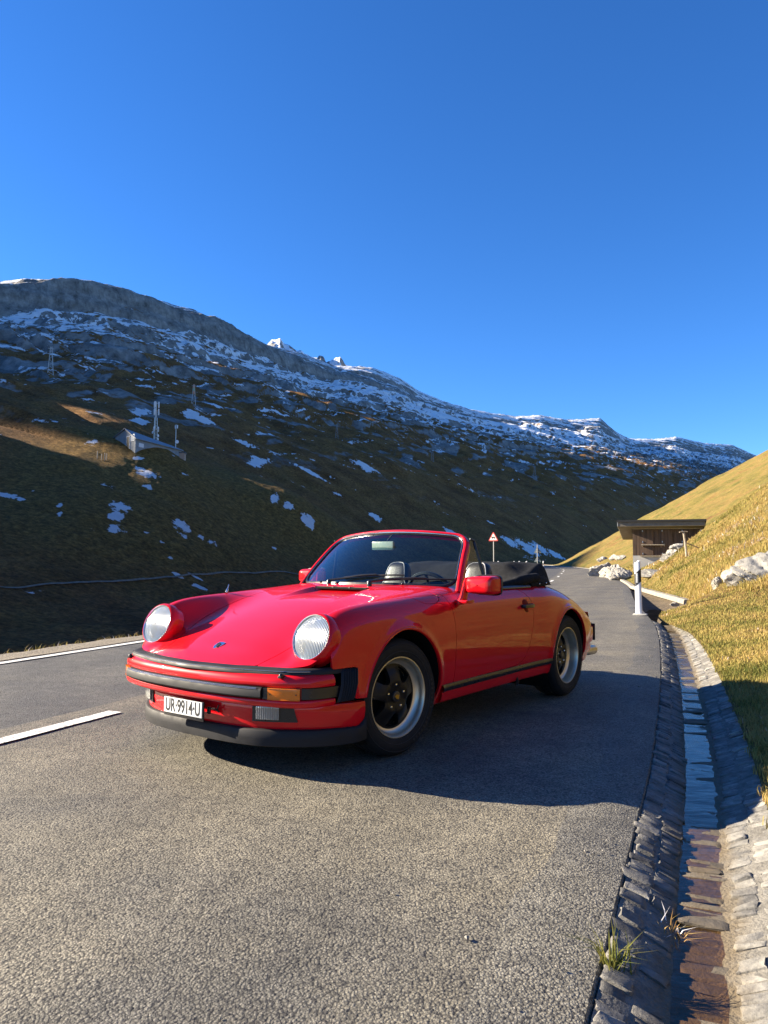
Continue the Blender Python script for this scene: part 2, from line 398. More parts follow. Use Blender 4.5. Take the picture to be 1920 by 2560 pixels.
# crest beyond the left of the frame, given along the valley: raised to shade the valley, with two saddles shaped to let the low sun reach the knolls
HW_W = [-700, -240, -170, -113, -105, -90, -83, -58, -52, -36, -29, 60, 170]; HW_H = [270, 274, 288, 290, 243, 243, 294, 294, 246, 246, 288, 290, 285]
LEc = np.concatenate([LE[::3], LE[-1:]+np.array([[12.0, 30.0]]), LE[-1:]+np.array([[6000.0, 8400.0]])])
def dist_left(X, Y):
    """signed distance to the left of the left road edge"""
    if X.ndim == 2:
        k = (np.hypot(X, Y) < 420).any(axis=0)
        if not k.all():
            o_ = np.full(X.shape, 400.0); o_[:, k] = dist_left(np.ascontiguousarray(X[:, k]).ravel(), np.ascontiguousarray(Y[:, k]).ravel()).reshape(X.shape[0], -1); return o_
    out = np.full(X.shape, 1e9); sg = np.zeros(X.shape)
    for i in range(len(LEc)-1):
        a, b = LEc[i], LEc[i+1]; e = b-a; w0 = X-a[0]; w1 = Y-a[1]
        t = np.clip((w0*e[0]+w1*e[1])/(e@e), 0, 1); d = np.hypot(w0-e[0]*t, w1-e[1]*t)
        c = e[0]*w1-e[1]*w0; m_ = d < out; out = np.where(m_, d, out); sg = np.where(m_, np.sign(c), sg)
    return out*sg
PT = np.array([-.2, 0, .06, .12, .2, .3, .45, .6, .72, .80, .845, .872, .93, 1.0, 1.08, 1.3, 2.0, 6])
PZ = np.array([-.02, -.02, -.01, .015, .065, .145, .298, .463, .580, .672, .735, .858, .912, 1.0, .985, .86, .5, 0])
def terrain(X, Y, masks=False):
    r = np.hypot(X, Y); az = np.arctan2(X, Y); azd = np.degrees(az)
    sn = np.maximum(np.sin(A0-az), .05); d = r*np.sin(A0-az); t = d/DW
    wr = sstep(.62, .95, t); zr = (ridge_soft(azd)*(1-wr)+ridge_e(azd)*wr)*DW/sn+1.06
    # strata-aligned coordinates for the noise
    wl = X*sin(A0)+Y*cos(A0); hw = np.interp(wl+.404*(d-DW), HW_W, HW_H)
    bl = sstep(165, 110, wl)*sstep(120, 260, d); zr = zr*(1-bl)+hw*bl
    wx = X*sin(A0)+Y*cos(A0)
    k1 = fbm(wx/260, d/130, 5, 21); k2 = fbm(wx/60, d/34, 5, 22, ridged=True)
    tt = t+.018*k1*sstep(.1, .4, t)*sstep(1.0, .9, t)
    cl = sstep(2, -9, azd)                       # the grey cliff band stands out in the left half
    prof = np.interp(tt, PT, PZ)
    prof2 = np.interp(tt, [-.2, 0, .06, .12, .2, .3, .45, .6, .7, .8, .9, .96, 1.0, 1.1, 1.3, 2, 6], [-.02, -.02, -.01, .012, .06, .14, .308, .475, .580, .705, .845, .945, 1.0, .97, .85, .5, 0])
    zm = zr*(prof*cl+prof2*(1-cl))
    gul = fbm(wx/38, d/190, 4, 24, ridged=True)
    zm = zm+sstep(.12, .5, t)*sstep(.93, .80, t)*(9*k1+5.0*k2*(.4+.6*sstep(.4, .8, t))+7.0*gul)+sstep(.8, .9, t)*2.4*(k2-.1)
    # terraces of rock
    stp = fbm(wx/420, d/90, 3, 23); zt = zm/26+stp*1.2; fr = zt-np.floor(zt)
    zm = zm+sstep(.35, .6, t)*sstep(1.0, .9, t)*7*(sstep(.35, .65, fr)-fr)
    dl = dist_left(X, Y)
    zb = np.interp(dl, [-50, -.2, 0, .45, .8, 2.5, 9, 22, 40, 62, 90, 130, 190, 400], [-.5, -.3, -.035, -.05, -.12, -1.1, -5.2, -10, -10.5, -7.5, -1.5, 8, 24, 60])
    zb = zb+.05*fbm(X/1.3, Y/1.3, 3, 40)*sstep(.6, 2, dl)+.5*fbm(X/9, Y/9, 4, 41)*sstep(2, 14, dl)+1.6*fbm(X/40, Y/40, 4, 42)*sstep(15, 60, dl)
    w = sstep(90, 230, d)
    z = np.where(dl < .5, zb, zb*(1-w)+zm*w)
    def bump(r0, a0, A, ru, rv, rot=0):
        cx_, cy_ = r0*sin(RAD(a0)), r0*cos(RAD(a0)); u = (X-cx_); v = (Y-cy_); c_, s_ = cos(RAD(rot)), sin(RAD(rot))
        return A*np.exp(-((u*c_+v*s_)/ru)**2-((-u*s_+v*c_)/rv)**2)
    kn = bump(196, -19.3, KN[0], 34, 46, 10)+bump(204, -13.5, KN[1], 30, 40, 0)+bump(150, -24, KN[2], 20, 40, -20)+bump(238, -6.6, KN[3], 22, 26, 0)+bump(226, -17.9, 4.2, 15, 11, -30)
    kn = kn*(1+.10*fbm(X/14, Y/14, 4, 61))
    z = z+kn
    return z if not masks else (z, dict(r=r, az=azd, d=d, t=t, wx=wx, dl=dl, k1=k1, k2=k2, kn=kn, cl=cl))
KN = (6.5, 4.8, 3.5, 9.5)
az1 = np.concatenate([np.arange(-96, -70, 1.5), np.arange(-70, -55, .22), np.arange(-55, -50, 1), np.arange(-50, -29.6, .5), np.arange(-29.5, 29.3, .088), np.arange(29.4, 32, .4)])
AZ = np.repeat(np.radians(az1)[:, None], 1, 1)
rn = [6.6]
while rn[-1] < 42: rn.append(rn[-1]*1.018)
r0_ = .17*DW/np.maximum(np.sin(A0-AZ), .05)
rows = [np.repeat(np.array(rn)[None], len(az1), 0)]
f = np.linspace(0, 1, 250)[1:]; rows.append(rn[-1]*(r0_/rn[-1])**f[None])
tf = np.concatenate([np.linspace(.17, .62, 190)[1:], np.linspace(.62, 1.04, 240)[1:], [1.06, 1.1, 1.16, 1.25, 1.4, 1.7, 2.2]])
rows.append(tf[None]*DW/np.maximum(np.sin(A0-AZ), .05))
RR = np.concatenate(rows, 1); AZ = np.repeat(AZ, RR.shape[1], 1)
TX, TY = RR*np.sin(AZ), RR*np.cos(AZ)
TZ, K_ = terrain(TX, TY, True)
Tu = np.stack([TX, TY, TZ], -1)
nT = np.cross(np.gradient(Tu, axis=0), np.gradient(Tu, axis=1)); nT /= np.linalg.norm(nT, axis=-1, keepdims=True)+1e-12; nT *= np.sign(nT[..., 2:])
slope = nT[..., 2]
t = K_['t']; wx, d_ = K_['wx'], K_['d']
# exposed rock
rockn = fbm(wx/55, d_/22, 5, 71); rock2 = fbm(wx/14, d_/9, 4, 72)
rock = sstep(.80, .66, slope+.05*rock2)*sstep(.2, .45, t)
rock = np.maximum(rock, sstep(.02, .22, rockn+.45*(t-.50)+.38*rock2)*sstep(.2, .42, t))
rock = np.maximum(rock, sstep(.83, .87, t+.02*rockn)*(.75+.25*sstep(-.3, .1, rock2)))
# snow: flat ledges high up, streaks and scraps lower down
sn1 = fbm(wx/70, d_/14, 5, 81); sn2 = fbm(wx/16, d_/5, 4, 82); sn3 = fbm(TX/5, TY/5, 4, 83)
azd = K_['az']
alt = np.interp(t, [0, .12, .25, .45, .62, .74, .84, .86, .90, .95, 1.0, 1.1], [-.9, -.40, -.24, -.13, -.05, .10, .15, -.20, -.08, .06, .08, .02])
alt = alt+(1-K_['cl'])*np.interp(t, [0, .3, .5, .6, .75, 1], [0, -.0, .01, .07, .15, .10])
alt = alt+.12*sstep(-20, -28, azd)*sstep(.5, .7, t)
sn4 = fbm(TX/7, TY/3.5, 4, 86)
val = sn1*.45+sn2*.50+.38*sn4+alt+.05*sstep(.3, .5, t)-.25*sstep(.75, .6, slope)
snow = .5+(val-.135)*2.2
# scraps of snow lying in hollows of the near slopes: (r, az, radius along, radius across, turn)
PATCH = [(-57.0, 159.5, 3.2, 4.2), (-56.0, 153, 2.2, 5.0), (-53.6, 146.5, 1.5, 4.0), (-45.6, 165.2, 2.6, 4.0), (-43.6, 161, 1.8, 2.0), (-40.8, 166, 1.6, 1.6), (-38.5, 166.4, 1.8, 2.2), (-39.3, 141.7, 2.2, 1.3), (-36.7, 144.9, 2.2, 1.1), (-34.8, 140.7, 2.4, 1.4), (-42.5, 147, 1.0, .9), (-45, 151, 1.0, 1.0), (-60.6, 188.7, 3.6, 4.5), (-63.8, 192, 2.0, 2.5), (-66.8, 199.1, 2.2, 2.2), (-57.3, 179.4, 1.7, 2.0),
         (-33.6, 225.1, 1.6, 5), (-28.7, 224.8, 3.0, 3.5), (-22.9, 222.7, 3.2, 4.5), (-28.3, 192.5, 1.2, 2.2), (-75.7, 148.3, 3.4, 2.4), (-73.2, 147.4, 2.6, 1.8), (-65.6, 149.7, .8, 2.6), (-63.5, 144.7, .8, 2.0), (-4, 297, 4, 5),
         (72.2, 370.6, 9, 13), (80.4, 381.3, 7, 12), (62.0, 363.7, 6, 9), (90, 384, 6, 9), (30, 330, 5, 5),
         (-96.3, 289, 5, 13), (-90, 271, 5, 12), (-84, 319.4, 5, 9), (-78, 317.7, 6, 8), (-84.8, 359, 9, 5), (-59.2, 309.5, 7, 5), (-49.8, 289.6, 5, 16), (-31.2, 309.5, 10, 5), (-9, 365, 10, 8)]
for cx_, cy_, ra_, rb_ in PATCH:
    u = TX-cx_; v = TY-cy_
    q_ = 1-np.hypot(u/ra_, v/rb_)+.55*sn3+.45*fbm(TX/1.3, TY/1.3, 3, 84)
    snow = np.maximum(snow, .5+(q_-.36)*1.2)
grassn = fbm(TX/30, TY/30, 5, 91)
warm = np.maximum(sstep(-.2, .5, grassn)*sstep(.5, .1, t)*.8, sstep(1.5, 6, K_['kn']))

def slope_mat():
    m, n, l, b = new_mat('mountain_slope')
    def at(k): a = n.new('ShaderNodeAttribute'); a.attribute_name = k; return a.outputs['Fac']
    tc = n.new('ShaderNodeTexCoord')
    def noi(sc, det=6, rough=.65, vec=None):
        v = n.new('ShaderNodeTexNoise'); v.inputs['Scale'].default_value = sc; v.inputs['Detail'].default_value = det; v.inputs['Roughness'].default_value = rough; l.new(vec or tc.outputs['Object'], v.inputs['Vector']); return v.outputs['Fac']
    def ramp(f, stops):
        r = n.new('ShaderNodeValToRGB'); e = r.color_ramp.elements
        while len(e) < len(stops): e.new(.5)
        for x, (p_, c_) in zip(e, stops): x.position = p_; x.color = (*c_, 1)
        l.new(f, r.inputs['Fac']); return r.outputs['Color']
    def mix(f, a, c):
        x = n.new('ShaderNodeMix'); x.data_type = 'RGBA'; l.new(f, x.inputs[0]) if not isinstance(f, float) else setattr(x.inputs[0], 'default_value', f)
        l.new(a, x.inputs[6]); l.new(c, x.inputs[7]); return x.outputs[2]
    mp = n.new('ShaderNodeMapping'); mp.inputs['Rotation'].default_value = (0, 0, RAD(35)); mp.inputs['Scale'].default_value = (1, .25, 1); l.new(tc.outputs['Object'], mp.inputs['Vector'])
    g1 = ramp(noi(.09, 8, .7), [(.3, (.105, .050, .017)), (.5, (.205, .102, .034)), (.72, (.31, .165, .056))])
    g2 = ramp(noi(.6, 6, .7), [(.3, (.125, .070, .020)), (.7, (.30, .180, .050))])
    gr = mix(at('warm'), g1, g2)
    fine = ramp(noi(1.1, 8, .8), [(.32, (.22, .22, .22)), (.5, (.95, .95, .95)), (.70, (1.95, 1.95, 1.9))])
    x = n.new('ShaderNodeMix'); x.data_type = 'RGBA'; x.blend_type = 'MULTIPLY'; x.inputs[0].default_value = 1; l.new(gr, x.inputs[6]); l.new(fine, x.inputs[7]); gr = x.outputs[2]
    rk = ramp(noi(.10, 9, .72, mp.outputs[0]), [(.28, (.09, .088, .085)), (.5, (.22, .215, .205)), (.75, (.38, .37, .35))])
    mz = n.new('ShaderNodeMapping'); mz.inputs['Scale'].default_value = (1, 1, .22); l.new(tc.outputs['Object'], mz.inputs['Vector'])
    cr = ramp(noi(.16, 10, .78, mz.outputs[0]), [(.30, (.30, .30, .31)), (.48, (.95, .95, .95)), (.70, (1.5, 1.48, 1.45))])
    x = n.new('ShaderNodeMix'); x.data_type = 'RGBA'; x.blend_type = 'MULTIPLY'; x.inputs[0].default_value = 1; l.new(rk, x.inputs[6]); l.new(cr, x.inputs[7]); rk = x.outputs[2]
    sn = ramp(noi(.4, 4), [(.3, (.72, .74, .78)), (.7, (.86, .87, .88))])
    def edge(k, sc, amp, wid):
        a = n.new('ShaderNodeMath'); a.operation = 'MULTIPLY_ADD'; a.inputs[1].default_value = amp; l.new(noi(sc, 7, .72), a.inputs[0]); l.new(at(k), a.inputs[2])
        r_ = n.new('ShaderNodeMapRange'); r_.inputs['From Min'].default_value = .5+amp*.5-wid; r_.inputs['From Max'].default_value = .5+amp*.5+wid; l.new(a.outputs[0], r_.inputs['Value']); return r_.outputs[0]
    c = mix(edge('rock', .35, 1.3, .22), gr, rk); c = mix(edge('snow', .55, 1.5, .06), c, sn)
    l.new(c, b.inputs['Base Color']); b.inputs['Roughness'].default_value = .95; b.inputs['Specular IOR Level'].default_value = .1
    bp = n.new('ShaderNodeBump'); bp.inputs['Strength'].default_value = 1.0; bp.inputs['Distance'].default_value = 2.6
    l.new(noi(.30, 10, .76), bp.inputs['Height']); l.new(bp.outputs['Normal'], b.inputs['Normal'])
    return m
M_SLOPE = slope_mat()
nu, nv = TX.shape; I = np.arange(nu*nv).reshape(nu, nv)
q = np.stack([I[:-1, :-1], I[:-1, 1:], I[1:, 1:], I[1:, :-1]], -1).reshape(-1, 4)[:, ::-1]
MOUNT = mesh_np('mountain_terrain', Tu.reshape(-1, 3), q, M_SLOPE, attrs=dict(rock=rock.ravel(), snow=np.clip(snow, -1, 2).ravel(), warm=warm.ravel())); tag(MOUNT, kind='structure')
# the sharp far summit behind the notch, and its snowy neighbour
def far_peak(name, pts, dist, depth, seed):
    """a free-standing mountain of real size: crest line given as (azimuth, tan elevation)"""
    a = np.array([p[0] for p in pts]); e = np.array([p[1] for p in pts]); aa = np.linspace(a[0], a[-1], 160); ee = np.interp(aa, a, e)
    ee = ee+.0016*fbm(aa*2.2, aa*0, 4, seed)*sstep(0, .15, (aa-a[0])/(a[-1]-a[0]))*sstep(1, .85, (aa-a[0])/(a[-1]-a[0]))
    R_ = np.concatenate([np.linspace(-1.0, 0, 60), np.linspace(.05, 1, 16)])
    A_, D_ = np.meshgrid(np.radians(aa), R_, indexing='ij'); r = dist+D_*depth
    zc = (ee*dist+1.06)[:, None]; z = zc*(1-np.abs(D_)**.9*.75)
    X = r*np.sin(A_); Y = r*np.cos(A_); k = fbm(X/160, Y/160, 6, seed+1, ridged=True); z = z+70*k*sstep(0, .1, np.abs(D_))*sstep(1, .8, np.abs(D_))
    P_ = np.stack([X, Y, z], -1); nn = np.cross(np.gradient(P_, axis=0), np.gradient(P_, axis=1)); nn /= np.linalg.norm(nn, axis=-1, keepdims=True); sl = np.abs(nn[..., 2])
    s_ = sstep(.02, .14, fbm(X/90, Y/60, 5, seed+2)+.9*(sl-.55)); rk_ = np.ones_like(s_)
    I = np.arange(P_.shape[0]*P_.shape[1]).reshape(P_.shape[:2]); qq = np.stack([I[:-1, :-1], I[:-1, 1:], I[1:, 1:], I[1:, :-1]], -1).reshape(-1, 4)[:, ::-1]
    return tag(mesh_np(name, P_.reshape(-1, 3), qq, M_SLOPE, attrs=dict(rock=rk_.ravel(), snow=s_.ravel(), warm=0*s_.ravel())), kind='structure')
far_peak('far_summit', [(-10.6, .26), (-9.6, .283), (-9.18, .2915), (-8.82, .2985), (-8.45, .2985), (-8.2, .3008), (-7.9, .2945), (-7.42, .2908), (-6.9, .285), (-6.32, .281), (-5.6, .276), (-5.07, .2756), (-4.6, .266), (-4.13, .271), (-3.51, .2775), (-3.2, .270), (-2.6, .255), (-1.5, .235)], 2600, 900, 301)
far_peak('far_shoulder', [(-31, .33), (-29, .345), (-27.9, .337), (-27.4, .330), (-26.5, .30)], 2400, 700, 401)

# ---------------------------------------------------------------- the hillside on the right
HA = RAD(12.4)
def d_hill(X, Y): return X*cos(HA)-Y*sin(HA)
def hill_z(X, Y):
    dp = d_hill(X, Y); s = X*sin(HA)+Y*cos(HA)
    w = .7; d0 = np.interp(s, [2, 8, 12.5, 15.5, 19, 29, 38, 55, 88, 112, 135, 170], [7.5, 6.2, 4.6, 3.5, 2.95, 3.6, 4.3, 5.0, 5.7, 5.2, 3.8, 2.5]); u = (dp-d0)/w; sp = w*np.log1p(np.exp(np.clip(u, -30, 30))); sp = np.where(u > 30, u*w, sp)
    z = .56*sp+.045*np.clip(dp-.3, 0, 8)*sstep(24, 14, s)
    top = 95.0; z = np.where(z > top*.6, top*.6+(top*.4)*(1-np.exp(-(z-top*.6)/(top*.4))), z)
    g = sstep(.5, 9, sp)
    z = z+.16*fbm(X/1.1, Y/1.1, 3, 51)*sstep(.2, 2.5, sp)+.62*fbm(X/4.2, Y/4.2, 4, 52)*g+1.0*fbm(X/17, Y/17, 4, 53)*sstep(3, 18, sp)
    z = z+1.30*np.exp(-((X-17.6)/4.0)**2-((Y-33.0)/5.5)**2)
    return z
# inner boundary: outer lip of the gutter, then the back of the kerb
HBo = np.interp(REs[:, 1], [-11, 9.2, 11.0, 12.6, 14.0, 15.2, 16.5, 20, 24.5, 29.5, 32, 230], [.52, .50, .44, .20, .16, .30, .95, 1.30, .95, .40, .30, .30])
HB = off(HBo)
ro = [0]
while ro[-1] < 330: ro.append(ro[-1]+max(.05, ro[-1]*.055))
ro = np.array(ro); hd = np.array([cos(HA), -sin(HA)])
# along-road sampling fine near the camera
HX = HB[:, None, 0]+ro[None]*hd[0]; HY = HB[:, None, 1]+ro[None]*hd[1]
near = sstep(0, .8, ro)[None]
HZ = hill_z(HX, HY)*near+(1-near)*(.015+.0*HX)+.035*sstep(0, .25, ro)[None]*sstep(40, 20, HY)
pit = np.exp(-((HX-7.35)/.8)**2-((HY-16.6)/1.5)**2)
HZ = HZ+.012*fbm(HX*5, HY*5, 3, 54)*sstep(0, .3, ro)[None]
def hill_mat():
    m, n, l, b = new_mat('autumn_grass')
    tc = n.new('ShaderNodeTexCoord')
    def noi(sc, det=6, rough=.65): 
        v = n.new('ShaderNodeTexNoise'); v.inputs['Scale'].default_value = sc; v.inputs['Detail'].default_value = det; v.inputs['Roughness'].default_value = rough; l.new(tc.outputs['Object'], v.inputs['Vector']); return v.outputs['Fac']
    def ramp(f, stops):
        r = n.new('ShaderNodeValToRGB'); e = r.color_ramp.elements
        while len(e) < len(stops): e.new(.5)
        for x, (p_, c_) in zip(e, stops): x.position = p_; x.color = (*c_, 1)
        l.new(f, r.inputs['Fac']); return r.outputs['Color']
    c1 = ramp(noi(.22, 7, .7), [(.32, (.085, .085, .022)), (.46, (.165, .135, .036)), (.56, (.215, .150, .048)), (.70, (.15, .078, .028))])
    c2 = ramp(noi(3.2, 7, .78), [(.28, (.42, .42, .40)), (.5, (.95, .95, .95)), (.75, (1.5, 1.45, 1.35))])
    x = n.new('ShaderNodeMix'); x.data_type = 'RGBA'; x.blend_type = 'MULTIPLY'; x.inputs[0].default_value = 1; l.new(c1, x.inputs[6]); l.new(c2, x.inputs[7])
    l.new(x.outputs[2], b.inputs['Base Color']); b.inputs['Roughness'].default_value = .9; b.inputs['Specular IOR Level'].default_value = .15
    bp = n.new('ShaderNodeBump'); bp.inputs['Strength'].default_value = 1.0; bp.inputs['Distance'].default_value = .22
    l.new(noi(2.6, 8, .75), bp.inputs['Height']); l.new(bp.outputs['Normal'], b.inputs['Normal'])
    return m
M_HILL = hill_mat()
nu, nv = HX.shape; I = np.arange(nu*nv).reshape(nu, nv)
q = np.stack([I[:-1, :-1], I[:-1, 1:], I[1:, 1:], I[1:, :-1]], -1).reshape(-1, 4)
HILL = mesh_np('hillside', np.stack([HX, HY, HZ], -1).reshape(-1, 3), q, M_HILL); tag(HILL, kind='structure')
def hill_at(x, y):
    """height of the hillside mesh near (x, y)"""
    k = np.argmin((HX-x)**2+(HY-y)**2); return float(HZ.ravel()[k])
# gravel verge beyond the left edge line
m = MB(); so = np.linspace(0, 1, 7)
Gv = np.zeros((len(REs), 7, 3)); wv = .5+.18*fbm(SS*.8, SS*0+3, 4, 15)
for j in range(7):
    Gv[:, j, :2] = off(-6.36-wv*so[j]); Gv[:, j, 2] = .006+.03*fbm(Gv[:, j, 0]*6, Gv[:, j, 1]*6, 3, 16)*so[j]*(1-so[j])*4-.10*(j == 6)
m.grid(Gv); tag(m.build('gravel_verge', pbr('verge_gravel', (.20, .17, .125), .95, var=.5, vscale=35, bump=.9, bscale=60)), kind='structure')

# ---------------------------------------------------------------- stone-lined gutter
def stone_mat():
    m, n, l, b = new_mat('gutter_stone')
    tc = n.new('ShaderNodeTexCoord'); at = n.new('ShaderNodeAttribute'); at.attribute_name = 'tone'
    nz = n.new('ShaderNodeTexNoise'); nz.inputs['Scale'].default_value = 30; nz.inputs['Detail'].default_value = 8; nz.inputs['Roughness'].default_value = .7; l.new(tc.outputs['Object'], nz.inputs['Vector'])
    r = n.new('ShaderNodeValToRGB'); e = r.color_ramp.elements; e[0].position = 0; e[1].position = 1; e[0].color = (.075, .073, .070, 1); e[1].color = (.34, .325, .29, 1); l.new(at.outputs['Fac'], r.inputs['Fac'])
    r2 = n.new('ShaderNodeValToRGB'); e = r2.color_ramp.elements; e[0].position = .3; e[1].position = .72; e[0].color = (.5, .5, .5, 1); e[1].color = (1.35, 1.33, 1.28, 1); l.new(nz.outputs['Fac'], r2.inputs['Fac'])
    x = n.new('ShaderNodeMix'); x.data_type = 'RGBA'; x.blend_type = 'MULTIPLY'; x.inputs[0].default_value = 1; l.new(r.outputs[0], x.inputs[6]); l.new(r2.outputs[0], x.inputs[7]); l.new(x.outputs[2], b.inputs['Base Color'])
    b.inputs['Roughness'].default_value = .8
    bp = n.new('ShaderNodeBump'); bp.inputs['Strength'].default_value = .7; bp.inputs['Distance'].default_value = .012; l.new(nz.outputs['Fac'], bp.inputs['Height']); l.new(bp.outputs['Normal'], b.inputs['Normal'])
    return m
M_STONE = stone_mat()
def silt(m, src):
    """brown silt settled in the bottom of the channel"""
    n, l = m.node_tree.nodes, m.node_tree.links; b = n['Principled BSDF']
    tc = n.new('ShaderNodeTexCoord'); sp = n.new('ShaderNodeSeparateXYZ'); l.new(tc.outputs['Object'], sp.inputs[0]); nz = n.new('ShaderNodeTexNoise'); nz.inputs['Scale'].default_value = 7; nz.inputs['Detail'].default_value = 5; l.new(tc.outputs['Object'], nz.inputs['Vector'])
    a = n.new('ShaderNodeMath'); a.operation = 'MULTIPLY_ADD'; a.inputs[1].default_value = .05; l.new(nz.outputs['Fac'], a.inputs[0]); l.new(sp.outputs['Z'], a.inputs[2])
    mr = n.new('ShaderNodeMapRange'); mr.inputs['From Min'].default_value = -.030; mr.inputs['From Max'].default_value = -.062; mr.inputs['To Max'].default_value = .85; l.new(a.outputs[0], mr.inputs['Value'])
    x = n.new('ShaderNodeMix'); x.data_type = 'RGBA'; l.new(mr.outputs[0], x.inputs[0]); l.new(src, x.inputs[6]); x.inputs[7].default_value = (.120, .088, .046, 1); l.new(x.outputs[2], b.inputs['Base Color'])
def mortar_mat():
    m = pbr('mortar', (.15, .14, .12), .95, var=.4, vscale=20, bump=.8, bscale=90)
    src = m.node_tree.nodes['Principled BSDF'].inputs['Base Color'].links[0].from_socket; silt(m, src); return m
silt(M_STONE, M_STONE.node_tree.nodes['Principled BSDF'].inputs['Base Color'].links[0].from_socket)
GS0, GS1 = s_of_y(-3.0), s_of_y(13.4)
gsec = [(.012, -.019), (.05, -.030), (.10, -.050), (.155, -.077), (.20, -.092), (.27, -.094), (.335, -.077), (.40, -.048), (.46, -.022), (.53, .005), (.60, .0)]
sg = np.linspace(GS0, GS1, 260); Gg = np.zeros((len(sg), len(gsec), 3))
for i, s in enumerate(sg):
    for j, (o, z) in enumerate(gsec):
        Gg[i, j, :2] = road_at(s, o); Gg[i, j, 2] = z+.006*fbm(np.array(s*12.), np.array(j*3.1), 3, 19)
m = MB(); m.grid(Gg, flip=True); tag(m.build('gutter_bed', mortar_mat()), kind='structure')
tmpl = MB(); tmpl.box((0, 0, 0), (1, 1, 1), None, .15); TV = np.concatenate(tmpl.v); TF = np.array([f for f in tmpl.f if len(f) == 4]); TF3 = [f for f in tmpl.f if len(f) != 4]
SV, SF, ST_ = [], [], []
def add_stone(s, o0, o1, z0, z1, th, rise, tone):
    p0 = np.array([*road_at(s, o0), z0]); p1 = np.array([*road_at(s, o1), z1]); c = (p0+p1)/2
    ax = p1-p0; L = np.linalg.norm(ax); ax = ax/L; tg = np.array([*(road_at(s+.02, .2)-road_at(s-.02, .2)), 0]); tg /= np.linalg.norm(tg); up = np.cross(ax, tg); up *= np.sign(up[2])
    a = rng.normal(0, .06); ax2 = ax*cos(a)+tg*sin(a); tg2 = tg*cos(a)-ax*sin(a)
    V = TV*np.array([L*rng.uniform(.90, 1.02), th, .05]); V = V*(1+.06*rng.normal(size=(1, 3)))+rng.normal(0, .0022, V.shape)*np.array([1.5, 1, 1])
    W = c+V[:, :1]*ax2+V[:, 1:2]*tg2+(V[:, 2:]+rise-.022)*up; b = sum(len(x) for x in SV)
    SV.append(W); SF.extend([[i+b for i in f] for f in tmpl.f]); ST_.append(np.full(len(W), tone))
for (o0, o1, z0, z1, t0_) in ((.012, .086, -.016, -.043, .30), (.088, .168, -.046, -.080, .24), (.340, .425, -.074, -.040, .50), (.43, .528, -.036, .006, .60)):  # left rows toned darker for the side in shade, right rows paler
    s = GS0
    while s < GS1:
        yy = road_at(s, 0)[1]; th = rng.uniform(.038, .075) if yy < 5 else rng.uniform(.05, .10)
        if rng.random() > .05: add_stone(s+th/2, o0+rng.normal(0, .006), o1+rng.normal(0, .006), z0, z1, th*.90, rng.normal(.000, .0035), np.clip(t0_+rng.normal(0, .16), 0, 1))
        s += th
s = GS0
while s < GS1:
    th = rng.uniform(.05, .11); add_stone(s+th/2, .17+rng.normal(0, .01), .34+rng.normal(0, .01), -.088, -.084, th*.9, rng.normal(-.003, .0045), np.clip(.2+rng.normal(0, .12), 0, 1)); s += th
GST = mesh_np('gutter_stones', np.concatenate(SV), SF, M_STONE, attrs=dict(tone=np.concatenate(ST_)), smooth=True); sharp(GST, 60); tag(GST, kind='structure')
# shallow running water
def water_mat():
    m, n, l, b = new_mat('shallow_water'); n.remove(b)
    tc = n.new('ShaderNodeTexCoord')
    mp = n.new('ShaderNodeMapping'); mp.inputs['Rotation'].default_value = (0, 0, RAD(22)); mp.inputs['Scale'].default_value = (1, 2.4, 1); l.new(tc.outputs['Object'], mp.inputs['Vector'])
    nz = n.new('ShaderNodeTexNoise'); nz.inputs['Scale'].default_value = 11; nz.inputs['Detail'].default_value = 4; nz.inputs['Roughness'].default_value = .55; l.new(mp.outputs[0], nz.inputs['Vector'])
    bp = n.new('ShaderNodeBump'); bp.inputs['Strength'].default_value = .35; bp.inputs['Distance'].default_value = .006; l.new(nz.outputs['Fac'], bp.inputs['Height'])
    tr = n.new('ShaderNodeBsdfTransparent'); tr.inputs[0].default_value = (.74, .62, .48, 1)
    gl = n.new('ShaderNodeBsdfGlossy'); gl.inputs['Roughness'].default_value = .03; l.new(bp.outputs['Normal'], gl.inputs['Normal'])
    fr = schlick(n, l, .03, bp.outputs['Normal'])
    mx = n.new('ShaderNodeMixShader'); l.new(fr, mx.inputs[0]); l.new(tr.outputs[0], mx.inputs[1]); l.new(gl.outputs[0], mx.inputs[2])
    l.new(mx.outputs[0], n['Material Output'].inputs[0]); return m
M_WATER = water_mat()
so = np.linspace(0, 1, 9); sw = np.linspace(GS0, s_of_y(12.4), 320); Gw = np.zeros((len(sw), 9, 3))
for i, s in enumerate(sw):
    a = .172+.016*fbm(np.array(s*4.), np.array(1.), 3, 5); b = .325+.030*fbm(np.array(s*3.), np.array(7.), 3, 6)
    for j, f in enumerate(so): Gw[i, j, :2] = road_at(s, float(a+(b-a)*f)); Gw[i, j, 2] = -.0835+.003*fbm(np.array(s*9.), np.array(f*2.), 2, 7)
m = MB(); m.grid(Gw, flip=True); tag(m.build('gutter_water', M_WATER), kind='structure')

